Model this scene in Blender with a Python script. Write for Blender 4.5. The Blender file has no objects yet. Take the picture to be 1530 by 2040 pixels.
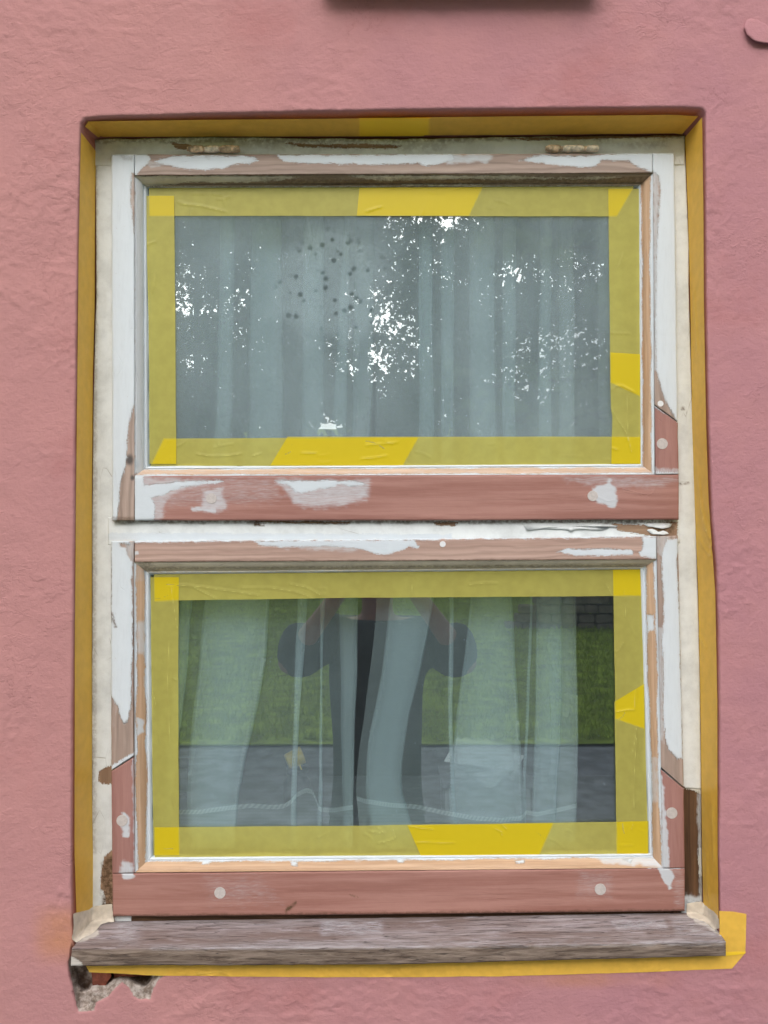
import bpy, bmesh, math, random
import numpy as np
from mathutils import Vector, Matrix, Euler

random.seed(7)
C = bpy.context.scene.collection
SC = bpy.context.scene

# ------------------------------------------------------------------ camera
F = 1533.0                                   # focal length in photo pixels (photo 1530 x 2040)
CAM = Vector((0.0, -1.15, 1.75))
cd = bpy.data.cameras.new('camera'); cam = bpy.data.objects.new('camera', cd); C.objects.link(cam)
cd.sensor_fit = 'VERTICAL'; cd.sensor_height = 24.0; cd.lens = 24.0 * F / 2040.0
cd.clip_start = 0.02; cd.clip_end = 400.0
cam.location = CAM
cam.rotation_euler = (math.radians(90 + 2.1), 0, math.radians(-0.49))
SC.camera = cam
R3 = np.array(cam.rotation_euler.to_matrix())

# ------------------------------------------------------------------ world, sun, exposure
SUN_EL, SUN_AZ = math.radians(40), math.radians(-8)      # azimuth from -Y (in front of the wall) towards -X
w = bpy.data.worlds.new('World'); SC.world = w; w.use_nodes = True
nt = w.node_tree; nt.nodes.clear()
wo = nt.nodes.new('ShaderNodeOutputWorld'); bg = nt.nodes.new('ShaderNodeBackground')
sky = nt.nodes.new('ShaderNodeTexSky'); sky.sky_type = 'NISHITA'; sky.sun_disc = False
sky.sun_elevation = SUN_EL; sky.sun_rotation = math.pi + math.radians(8)
sky.dust_density = 3.0; sky.air_density = 1.0; sky.ozone_density = 0.6
hs = nt.nodes.new('ShaderNodeHueSaturation'); hs.inputs['Saturation'].default_value = 0.28   # thin cloud: a paler sky
nt.links.new(sky.outputs[0], hs.inputs['Color']); nt.links.new(hs.outputs[0], bg.inputs['Color'])
bg.inputs['Strength'].default_value = 0.15
nt.links.new(bg.outputs[0], wo.inputs['Surface'])
sl = bpy.data.lights.new('sun', 'SUN'); sl.energy = 1.5; sl.angle = math.radians(60); sl.color = (1.0, 0.97, 0.93)
so = bpy.data.objects.new('sun', sl); C.objects.link(so)
sd = Vector((math.sin(SUN_AZ) * math.cos(SUN_EL), -math.cos(SUN_AZ) * math.cos(SUN_EL), math.sin(SUN_EL)))
so.rotation_euler = sd.to_track_quat('Z', 'Y').to_euler(); so.location = (-2, -4, 6)
SC.view_settings.view_transform = 'Standard'; SC.view_settings.look = 'None'
SC.view_settings.gamma = 1.0; SC.view_settings.exposure = 0.66
SC.render.engine = 'CYCLES'
SC.cycles.max_bounces = 10; SC.cycles.transparent_max_bounces = 32; SC.cycles.diffuse_bounces = 4
SC.cycles.glossy_bounces = 4; SC.cycles.sample_clamp_indirect = 6.0
SC.cycles.caustics_reflective = False; SC.cycles.caustics_refractive = False

# ------------------------------------------------------------------ helpers
def unproj(px, Y):
    """photo pixels (N,2) -> world points on the plane(s) y = Y"""
    px = np.atleast_2d(np.asarray(px, float))
    d = np.stack([(px[:, 0] - 765) / F, -(px[:, 1] - 1020) / F, -np.ones(len(px))], 1) @ R3.T
    Y = np.broadcast_to(np.asarray(Y, float), (len(px),))
    t = (Y - CAM.y) / d[:, 1]
    return np.array(CAM)[None] + d * t[:, None]

def P(x, y, Y):
    return Vector(unproj([[x, y]], Y)[0])
Y_FRAME, Y_SASH, Y_GLASS = .060, .050, .0700

def _h(ix, iy, s):
    n = (ix.astype(np.int64) * 374761393 + iy.astype(np.int64) * 668265263 + s * 2147483647) & 0xffffffff
    n = ((n ^ (n >> 13)) * 1274126177) & 0xffffffff
    return ((n ^ (n >> 16)) & 0xffff) / 65535.0

def vnoise(x, y, s=0):
    ix = np.floor(x); iy = np.floor(y); fx = x - ix; fy = y - iy
    fx = fx * fx * (3 - 2 * fx); fy = fy * fy * (3 - 2 * fy)
    a = _h(ix, iy, s); b = _h(ix + 1, iy, s); c = _h(ix, iy + 1, s); d = _h(ix + 1, iy + 1, s)
    return (a + (b - a) * fx) * (1 - fy) + (c + (d - c) * fx) * fy

def fbm(x, y, s=0, o=4):
    r = 0; a = .5; f = 1.0
    for k in range(o):
        r = r + a * (vnoise(x * f, y * f, s + k * 17) - .5); a *= .5; f *= 2.03
    return r                                   # about -0.5 .. 0.5

def sdpoly(p, poly):
    """signed distance in pixels, positive inside"""
    poly = np.asarray(poly, float); d = np.full(len(p), 1e9); ins = np.zeros(len(p), bool)
    for i in range(len(poly)):
        a = poly[i]; b = poly[i - 1]; e = b - a; w_ = p - a
        t = np.clip((w_ @ e) / max(e @ e, 1e-9), 0, 1)
        d = np.minimum(d, ((w_ - t[:, None] * e) ** 2).sum(1))
        c = (a[1] > p[:, 1]) != (b[1] > p[:, 1])
        with np.errstate(divide='ignore', invalid='ignore'):
            xx = (b[0] - a[0]) * (p[:, 1] - a[1]) / (b[1] - a[1]) + a[0]
        ins ^= c & (p[:, 0] < xx)
    return np.where(ins, 1, -1) * np.sqrt(d)

def sdmax(p, polys):
    r = np.full(len(p), -60.0)
    for q in polys: r = np.maximum(r, sdpoly(p, q))
    return np.clip(r + fbm(p[:, 0] / 13, p[:, 1] / 13, 71, 3) * 5.0, -60, 60)

def sdline(p, pts):
    pts = np.asarray(pts, float); d = np.full(len(p), 1e9)
    for i in range(len(pts) - 1):
        a = pts[i]; e = pts[i + 1] - a; w_ = p - a
        t = np.clip((w_ @ e) / max(e @ e, 1e-9), 0, 1)
        d = np.minimum(d, ((w_ - t[:, None] * e) ** 2).sum(1))
    return np.sqrt(d)

def sstep(a, b, x):
    t = np.clip((x - a) / (b - a), 0, 1); return t * t * (3 - 2 * t)

def resample(pts, n):
    pts = np.asarray(pts, float)
    s = np.r_[0, np.cumsum(np.linalg.norm(np.diff(pts, axis=0), axis=1))]
    t = np.linspace(0, s[-1], n)
    return np.stack([np.interp(t, s, pts[:, k]) for k in range(pts.shape[1])], 1)

def mesh_obj(name, verts, faces, mat=None, parent=None, smooth=True, attrs=None, uv=None, kind=None, fix=False):
    me = bpy.data.meshes.new(name)
    verts = np.asarray(verts, float)
    if fix:                                    # outward faces: signed volume
        vol = 0.0
        for f in faces:
            a = verts[f[0]]
            for k in range(1, len(f) - 1): vol += a @ np.cross(verts[f[k]], verts[f[k + 1]])
        if vol < 0: faces = [tuple(reversed(f)) for f in faces]
    me.from_pydata(verts.tolist(), [], [tuple(int(i) for i in f) for f in faces])
    if mat: me.materials.append(mat)
    if attrs:
        for k, v in attrs.items():
            at = me.attributes.new(k, 'FLOAT', 'POINT'); at.data.foreach_set('value', np.asarray(v, np.float32))
    if uv is not None:
        at = me.attributes.new('grain', 'FLOAT_VECTOR', 'POINT')
        g = np.zeros((len(verts), 3), np.float32); g[:, :uv.shape[1]] = uv
        at.data.foreach_set('vector', g.ravel())
    if smooth: me.polygons.foreach_set('use_smooth', [True] * len(me.polygons))
    me.update()
    o = bpy.data.objects.new(name, me); C.objects.link(o)
    if parent: o.parent = parent
    if kind: o['kind'] = kind
    return o

def grid_faces(nr, nc, wrap=False, base=0):
    i = np.arange(nr - 1)[:, None]; j = np.arange(nc if wrap else nc - 1)[None]
    a = i * nc + j; b = i * nc + (j + 1) % nc; c = (i + 1) * nc + (j + 1) % nc; d = (i + 1) * nc + j
    return (np.stack([a, b, c, d], -1).reshape(-1, 4) + base).tolist()

def thing(name, label, cat, group=None, loc=(0, 0, 0)):
    o = bpy.data.objects.new(name, None); C.objects.link(o); o.location = loc
    o.empty_display_size = .05
    o['label'] = label; o['category'] = cat
    if group: o['group'] = group
    return o

def tag(o, label, cat, group=None):
    o['label'] = label; o['category'] = cat
    if group: o['group'] = group
    return o

def bbox_obj(name, lo, hi, mat, parent=None, bev=.002, kind=None, rot=None, loc=None):
    bm = bmesh.new(); bmesh.ops.create_cube(bm, size=1)
    lo = Vector(lo); hi = Vector(hi)
    for v in bm.verts: v.co = Vector([lo[i] + (v.co[i] + .5) * (hi[i] - lo[i]) for i in range(3)])
    if bev: bmesh.ops.bevel(bm, geom=bm.edges[:], offset=bev, segments=2, affect='EDGES')
    me = bpy.data.meshes.new(name); bm.to_mesh(me); bm.free(); me.materials.append(mat)
    o = bpy.data.objects.new(name, me); C.objects.link(o)
    if parent: o.parent = parent
    if kind: o['kind'] = kind
    if loc: o.location = loc
    if rot: o.rotation_euler = rot
    return o

def tube(name, pts, rad, mat, parent=None, n=8, twist=0):
    pts = [Vector(p) for p in pts]; V = []; Fc = []
    for i, p in enumerate(pts):
        d = (pts[min(i + 1, len(pts) - 1)] - pts[max(i - 1, 0)]).normalized()
        u = d.orthogonal().normalized() if abs(d.y) > .9 else d.cross(Vector((0, 1, 0))).normalized()
        v = d.cross(u); r = rad(i) if callable(rad) else rad
        for k in range(n):
            a = 2 * math.pi * k / n; V.append(p + (u * math.cos(a) + v * math.sin(a)) * r)
    Fc = grid_faces(len(pts), n, wrap=True)
    Fc.append(list(range(n))[::-1]); Fc.append([(len(pts) - 1) * n + k for k in range(n)])
    return mesh_obj(name, np.array(V), Fc, mat, parent, fix=True)

# ------------------------------------------------------------------ node helpers
class NB:
    def __init__(s, name):
        s.m = bpy.data.materials.new(name); s.m.use_nodes = True
        s.t = s.m.node_tree; s.t.nodes.clear()
        s.out = s.t.nodes.new('ShaderNodeOutputMaterial')
    def n(s, typ, **kw):
        nd = s.t.nodes.new('ShaderNode' + typ)
        for k, v in kw.items():
            if k.startswith('i_'):
                key = k[2:].replace('_', ' ')
                s.put(nd, key, v)
            else: setattr(nd, k, v)
        return nd
    def put(s, nd, key, v):
        inp = nd.inputs[int(key)] if key.isdigit() else nd.inputs[key]
        if isinstance(v, bpy.types.NodeSocket): s.t.links.new(v, inp)
        elif isinstance(v, bpy.types.Node): s.t.links.new(v.outputs[0], inp)
        else:
            if isinstance(v, tuple) and len(v) == 3 and inp.type == 'RGBA': v = (*v, 1)
            inp.default_value = v
    def attr(s, name, vec=False):
        a = s.n('Attribute', attribute_name=name); return a.outputs['Vector' if vec else 'Fac']
    def math(s, op, a, b=0.0, c=0.0, clamp=False):
        m = s.n('Math', operation=op, use_clamp=clamp); s.put(m, '0', a); s.put(m, '1', b); s.put(m, '2', c); return m.outputs[0]
    def mix(s, f, a, b, mode='MIX'):
        m = s.n('Mix', data_type='RGBA', blend_type=mode); s.put(m, '0', f); s.put(m, '6', a); s.put(m, '7', b); return m.outputs[2]
    def ramp(s, f, a, b, ca=0.0, cb=1.0):
        m = s.n('MapRange', interpolation_type='SMOOTHSTEP'); s.put(m, 'Value', f)
        for k, v in (('From Min', a), ('From Max', b), ('To Min', ca), ('To Max', cb)): s.put(m, k, v)
        return m.outputs[0]
    def mapping(s, vec, scale=(1, 1, 1), loc=(0, 0, 0)):
        m = s.n('Mapping'); s.put(m, 'Vector', vec); m.inputs['Scale'].default_value = scale; m.inputs['Location'].default_value = loc; return m.outputs[0]
    def noise(s, vec, scale, detail=4, rough=.55, dist=0.0, col=False):
        m = s.n('TexNoise'); s.put(m, 'Vector', vec); s.put(m, 'Scale', scale); s.put(m, 'Detail', detail); s.put(m, 'Roughness', rough); s.put(m, 'Distortion', dist)
        return m.outputs[1 if col else 0]
    def obj(s): return s.n('TexCoord').outputs['Object']
    def bump(s, h, dist=.001, strength=1.0, normal=None):
        b = s.n('Bump'); s.put(b, 'Height', h); s.put(b, 'Distance', dist); s.put(b, 'Strength', strength)
        if normal: s.put(b, 'Normal', normal)
        return b.outputs[0]
    def bsdf(s, col, rough=.6, normal=None, spec=.35, **kw):
        b = s.n('BsdfPrincipled'); s.put(b, 'Base Color', col); s.put(b, 'Roughness', rough); s.put(b, 'Specular IOR Level', spec)
        if normal: s.put(b, 'Normal', normal)
        for k, v in kw.items(): s.put(b, k.replace('_', ' '), v)
        s.t.links.new(b.outputs[0], s.out.inputs[0]); return b
    def done(s, sh=None):
        if sh is not None: s.t.links.new(sh, s.out.inputs[0])
        return s.m

def srgb(r, g, b, k=1.0):
    f = lambda c: (c / 255 / 12.92 if c / 255 <= .04045 else ((c / 255 + .055) / 1.055) ** 2.4)
    return tuple(f(c) * k for c in (r, g, b))

# ------------------------------------------------------------------ materials
def simple(name, col, rough=.7, nscale=40, amp=.25, bump=.0005, spec=.3):
    b = NB(name); o = b.obj(); n = b.noise(o, nscale, 5)
    c = b.mix(b.ramp(n, .3, .7), tuple(x * (1 - amp) for x in col), tuple(min(1, x * (1 + amp)) for x in col))
    b.bsdf(c, rough, b.bump(n, bump), spec); return b.done()

def wall_mat():
    b = NB('pink_limewash_render'); o = b.obj()
    big = b.noise(o, 1.7, 3); mid = b.noise(o, 9, 5, .6); fine = b.noise(o, 120, 4, .6)
    sal = (.455, .222, .218); mau = (.432, .205, .230)
    grad = b.n('SeparateXYZ'); b.put(grad, '0', o)
    f = b.math('ADD', b.ramp(grad.outputs[0], -.55, .5), b.math('MULTIPLY', b.math('SUBTRACT', big, .5), 1.6), clamp=True)
    c = b.mix(f, sal, mau)
    c = b.mix(b.ramp(mid, .35, .75, 0, .30), c, (.56, .27, .255))
    c = b.mix(b.ramp(b.noise(b.mapping(o, (1, 1, 1), (3, 1, 7)), 4, 6, .65), .52, .72, 0, .35), c, (.38, .13, .125))
    v = b.n('TexVoronoi'); b.put(v, 'Vector', o); b.put(v, 'Scale', 26.0)
    pit = b.ramp(b.math('ADD', v.outputs[0], b.math('MULTIPLY', mid, .05)), .045, .07, 1, 0)
    pitm = b.math('MULTIPLY', pit, b.ramp(b.noise(b.mapping(o, (1, 1, 1), (9, 9, 9)), 11, 2), .62, .68))
    c = b.mix(b.math('MULTIPLY', pitm, .5), c, (.2, .06, .055))
    st = b.attr('stain'); c = b.mix(b.math('MULTIPLY', b.math('MULTIPLY', st, b.ramp(mid, .25, .6)), .85), c, (.50, .225, .13))
    br = b.attr('edge'); c = b.mix(b.math('MULTIPLY', br, .75), c, (.44, .15, .085))
    # bare mortar where the render has broken away
    mo = b.ramp(b.math('ADD', b.attr('mortar'), b.math('MULTIPLY', b.math('SUBTRACT', b.noise(o, 220, 3), .5), 5.0)), -1.2, 1.2)
    mc = b.mix(b.ramp(b.noise(o, 90, 6, .7), .35, .65), (.20, .15, .12), (.52, .45, .41))
    dk = b.attr('dirt_shade'); mc = b.mix(b.math('MULTIPLY', dk, b.ramp(b.noise(o, 60, 5), .2, .6)), mc, (.07, .042, .03))  # darker colour in the deepest part of the break
    c = b.mix(mo, c, mc)
    # surface relief: trowel ridges, sand, brush marks
    rid = b.noise(b.mapping(o, (9, 1, 13)), 1.0, 6, .66, .25)
    rg = b.ramp(b.math('ABSOLUTE', b.math('SUBTRACT', rid, .5)), 0, .02, 1, 0)
    msk = b.ramp(b.noise(b.mapping(o, (1, 1, 1), (5, 2, 1)), 6, 3), .52, .70)
    br2 = b.noise(b.mapping(o, (60, 1, 420)), 1.0, 3, .5)
    h = b.math('ADD', b.math('MULTIPLY', b.math('MULTIPLY', rg, msk), .45), b.math('MULTIPLY', b.noise(b.mapping(o, (1, 1, 1.4)), 26, 6, .60), 1.5))
    h = b.math('ADD', h, b.math('ADD', b.math('MULTIPLY', fine, 1.1), b.math('MULTIPLY', br2, .22)))
    hc = b.n('TexVoronoi', feature='DISTANCE_TO_EDGE'); wv = b.n('VectorMath', operation='ADD'); b.put(wv, '0', b.mapping(o, (5, 1, 3.4))); b.put(wv, '1', b.noise(o, 22, 4, .7, col=True)); b.put(hc, 'Vector', wv.outputs[0]); b.put(hc, 'Scale', 1.0)
    hair = b.math('MULTIPLY', b.ramp(hc.outputs[0], .0, .012, 1, 0), b.ramp(b.noise(b.mapping(o, (1, 1, 1), (1, 8, 3)), 4.5, 3), .56, .64))
    c = b.mix(b.math('MULTIPLY', hair, .18), c, (.24, .09, .085))
    h = b.math('SUBTRACT', h, b.math('ADD', b.math('MULTIPLY', pitm, 1.4), b.math('MULTIPLY', hair, .35)))
    pl = b.noise(b.mapping(o, (1, 1, 1.5), (2, 4, 1)), 15, 7, .62)
    pm = b.ramp(b.noise(b.mapping(o, (1, 1, 1), (8, 2, 6)), 3.2, 3), .40, .60)
    plat = b.math('ADD', b.ramp(pl, .49, .53), b.ramp(pl, .595, .62))
    h = b.math('ADD', h, b.math('MULTIPLY', b.math('MULTIPLY', plat, b.math('MULTIPLY', pm, b.ramp(grad.outputs[0], -.45, .35, 1.0, .35))), .34))
    b.bsdf(c, .86, b.bump(h, .0013, .9), .2); return b.done()

def wood_layers(name, wood_a, wood_b, ring=1.0, white=(.64, .69, .74), cream=(.66, .67, .62), rough=.62, ringscale=150, gbump=.00055):
    """bare wood + old cream paint ('old') + white filler ('white', distance in px) + thin white smear ('smear') + dirt ('dirt')"""
    b = NB(name); g = b.attr('grain', True); o = b.obj()
    sg = b.mapping(g, (3.0, ringscale, 1)); warp = b.noise(b.mapping(g, (5, 22, 1)), 1.0, 3, .5)
    sep = b.n('SeparateXYZ'); b.put(sep, '0', g)
    rv = b.math('ADD', b.math('MULTIPLY', sep.outputs[1], ringscale * 6.0), b.math('MULTIPLY', warp, 26.0))
    lines = b.math('POWER', b.math('ADD', b.math('MULTIPLY', b.math('SINE', rv), .5), .5), 2.2)
    streak = b.noise(sg, 1.0, 6, .65, .4); fiber = b.noise(b.mapping(g, (30, 2600, 1)), 1.0, 3)
    big = b.noise(b.mapping(g, (4, 10, 1)), 1.0, 3)
    c = b.mix(b.ramp(streak, .36, .64), tuple(x * .93 for x in wood_a), tuple(x * 1.05 for x in wood_b))
    c = b.mix(b.ramp(b.noise(b.mapping(g, (7, 260, 1), (1, 5, 0)), 1.0, 4, .6, .8), .56, .70, 0, .35), c, tuple(x * .66 for x in wood_a))
    dkc = tuple(x * .60 for x in wood_a)
    c = b.mix(b.math('MULTIPLY', lines, .55 * ring), c, dkc)
    c = b.mix(b.ramp(big, .4, .75, 0, .35), c, tuple(x * .8 for x in wood_b))
    c = b.mix(b.ramp(fiber, .45, .8, 0, .22), c, tuple(min(1, x * 1.5) for x in wood_b))
    kn = b.attr('knot'); c = b.mix(kn, c, (.10, .085, .08))
    nz = b.noise(o, 420, 4, .6); nz2 = b.noise(b.mapping(g, (90, 700, 1)), 1.0, 4, .6)
    jag = b.math('ADD', b.math('MULTIPLY', b.math('SUBTRACT', nz, .5), 7.0), b.math('MULTIPLY', b.math('SUBTRACT', nz2, .5), 12.0))
    old = b.ramp(b.math('ADD', b.attr('old'), jag), -.7, .7)
    oc = b.mix(b.ramp(b.noise(o, 24, 6, .7), .35, .75), cream, tuple(x * .78 for x in cream))
    crk = b.n('TexVoronoi', feature='DISTANCE_TO_EDGE'); b.put(crk, 'Vector', b.mapping(g, (14, 60, 1))); b.put(crk, 'Scale', 1.0)
    crm = b.math('MULTIPLY', b.ramp(crk.outputs[0], .0, .02, 1, 0), b.ramp(b.noise(o, 13, 3), .58, .7))
    oc = b.mix(b.math('MULTIPLY', crm, .6), oc, (.16, .13, .10))
    c = b.mix(old, c, oc)
    wj = b.math('ADD', b.attr('white'), jag)
    chip = b.ramp(b.noise(b.mapping(g, (70, 330, 1), (4, 4, 0)), 1.0, 5, .75), .665, .70)
    wh = b.math('MULTIPLY', b.ramp(wj, -1.7, 1.7), b.math('SUBTRACT', 1.0, b.math('MULTIPLY', chip, .7)))
    wc = b.mix(b.ramp(b.noise(b.mapping(g, (25, 160, 1)), 1.0, 5, .7), .4, .8, 0, .5), white, tuple(x * .86 for x in white))
    thin = b.ramp(b.math('ADD', b.attr('white'), b.math('MULTIPLY', b.noise(o, 160, 4), 9.0)), 3, 12, .90, 1)
    c = b.mix(b.math('MULTIPLY', wh, thin), c, wc)
    sm = b.attr('smear'); smn = b.ramp(b.math('ADD', sm, b.math('MULTIPLY', b.math('SUBTRACT', b.noise(b.mapping(g, (60, 500, 1)), 1.0, 5, .7), .5), .7)), .15, .85)
    c = b.mix(b.math('MULTIPLY', smn, .85), c, tuple(x * .92 for x in white))
    di = b.attr('dirt_shade'); dn = b.math('MULTIPLY', di, b.ramp(b.noise(o, 150, 5, .7), .3, .6))
    c = b.mix(dn, c, (.10, .058, .030))
    h = b.math('ADD', b.math('MULTIPLY', b.math('MAXIMUM', old, wh), 1.3), b.math('MULTIPLY', streak, .6))
    h = b.math('ADD', h, b.math('ADD', b.math('MULTIPLY', fiber, .25), b.math('MULTIPLY', nz, .25)))
    h = b.math('SUBTRACT', h, b.math('MULTIPLY', crm, .9))
    b.bsdf(c, rough, b.bump(h, gbump, .9), .3); return b.done()

M_wall = wall_mat()
M_pine = wood_layers('sanded_grey_pine', (.36, .265, .225), (.43, .33, .28), 1.0, ringscale=95)
M_pink = wood_layers('sanded_pink_pine', (.42, .275, .225), (.49, .34, .285), .75, ringscale=110)
M_red = wood_layers('reddish_repair_wood', (.32, .145, .118), (.385, .20, .168), .0, ringscale=60, rough=.55)
M_redp = wood_layers('pinkish_repair_wood', (.32, .155, .135), (.37, .195, .172), .0, ringscale=60, rough=.55)
M_bead = wood_layers('light_pine_moulding', (.50, .31, .19), (.60, .41, .28), .35, ringscale=70)
M_beadtop = wood_layers('greyed_moulding', (.27, .20, .14), (.36, .28, .21), .2, ringscale=70, cream=(.68, .62, .50))
M_frame = wood_layers('peeling_cream_frame', (.25, .15, .095), (.36, .24, .16), .4, ringscale=80, cream=(.76, .79, .80), gbump=.0005)
M_dark = wood_layers('dark_weathered_wood', (.055, .028, .017), (.15, .08, .042), .5, ringscale=60, cream=(.62, .61, .56), gbump=.0009)
M_plug = simple('pale_wood_plug', (.52, .47, .45), .6, 300, .08, .0001)
M_crust = simple('crusted_cream_paint', (.66, .57, .44), .8, 160, .35, .0012)
M_rust = simple('rusted_cream_paint', (.58, .43, .28), .8, 120, .55, .0015)
M_caulk = simple('cream_filler', (.62, .55, .46), .8, 60, .14, .0016)
M_white = simple('white_glazing_putty', (.72, .72, .74), .5, 60, .06, .0004)
M_brick = simple('old_red_brick', (.28, .085, .055), .9, 70, .4, .001)
M_mort = simple('grey_mortar', (.33, .29, .26), .9, 90, .35, .0018)
M_soft = simple('brown_ledge_paint', (.25, .10, .04), .7, 30, .15)
M_hmetal = simple('dark_bracket_metal', (.10, .08, .07), .6, 30, .15)
M_flake = simple('lifted_pink_plaster', (.52, .235, .245), .86, 40, .1, .0006)

def sill_mat():
    b = NB('weathered_grey_sill'); g = b.attr('grain', True); o = b.obj()
    s1 = b.noise(b.mapping(g, (11, 110, 1)), 1.0, 9, .76, 1.0); s2 = b.noise(b.mapping(g, (45, 900, 1)), 1.0, 5, .7)
    s3 = b.noise(b.mapping(g, (3, 14, 1)), 1.0, 5, .6)
    c = b.mix(b.ramp(s1, .33, .66), (.205, .165, .16), (.43, .37, .375))
    c = b.mix(b.ramp(s2, .5, .75, 0, .55), c, (.50, .44, .46))
    c = b.mix(b.ramp(s3, .40, .58, 0, .75), c, (.20, .135, .115)); c = b.mix(b.ramp(b.noise(b.mapping(g, (12, 60, 1), (3, 3, 3)), 1.0, 5, .7), .52, .68, 0, .7), c, (.47, .42, .45))
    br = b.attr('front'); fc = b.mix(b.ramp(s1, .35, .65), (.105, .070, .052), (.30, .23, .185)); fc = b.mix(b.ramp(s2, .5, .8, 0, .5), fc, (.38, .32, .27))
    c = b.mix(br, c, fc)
    ck = b.math('MULTIPLY', b.ramp(b.math('ABSOLUTE', b.math('SUBTRACT', b.noise(b.mapping(g, (6, 120, 1), (0, 3, 0)), 1.0, 3, .5, .6), .5)), 0, .012, 1, 0), .75)
    c = b.mix(ck, c, (.045, .032, .03))
    w_ = b.ramp(b.math('ADD', b.attr('white'), b.math('MULTIPLY', b.math('SUBTRACT', b.noise(b.mapping(g, (60, 300, 1)), 1.0, 5, .7), .5), 14)), -2, 2)
    c = b.mix(b.math('MULTIPLY', w_, .9), c, (.62, .57, .52))
    bl = b.attr('smear'); sp = b.math('MULTIPLY', bl, b.ramp(s2, .45, .6)); c = b.mix(sp, c, (.62, .62, .68))
    h = b.math('ADD', b.math('MULTIPLY', s1, 1.2), b.math('MULTIPLY', s2, .5)); h = b.math('SUBTRACT', h, b.math('MULTIPLY', ck, .8))
    b.bsdf(c, .75, b.bump(h, .0016, .9), .25); return b.done()
M_sill = sill_mat()

def tape_mat(name, col, alpha, col2):
    b = NB(name); o = b.obj(); n = b.noise(o, 60, 4)
    cr = b.attr('crease'); ln = b.ramp(cr, .45, .95)
    c = b.mix(b.ramp(n, .3, .7), tuple(x * .96 for x in col), tuple(min(1, x * 1.04) for x in col))
    dbl = b.attr('double'); c = b.mix(dbl, c, col2)
    c = b.mix(b.math('MULTIPLY', ln, .5), c, tuple(min(1, x * 1.15 + .06) for x in col))
    wr = b.noise(b.mapping(o, (30, 30, 8)), 1.0, 3, .4)
    p = b.n('BsdfPrincipled'); b.put(p, 'Base Color', c); b.put(p, 'Roughness', .42); b.put(p, 'Specular IOR Level', .35)
    b.put(p, 'Normal', b.bump(b.math('ADD', wr, b.math('MULTIPLY', cr, .4)), .0006, .5))
    t = b.n('BsdfTransparent'); b.put(t, 'Color', (1.0, .90, .42))
    m = b.n('MixShader'); b.put(m, '0', b.math('MAXIMUM', b.math('ADD', b.math('ADD', alpha, b.math('MULTIPLY', dbl, .30)), b.math('MULTIPLY', b.math('SUBTRACT', n, .5), .05)), b.math('MULTIPLY', ln, .85)))
    b.put(m, '1', t.outputs[0]); b.put(m, '2', p.outputs[0]); return b.done(m.outputs[0])
M_tape = tape_mat('yellow_translucent_tape', (.58, .52, .13), .60, (.64, .49, .012))
M_tapew = tape_mat('yellow_tape_on_wall', (.95, .58, .09), .76, (.92, .60, .03))

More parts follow.
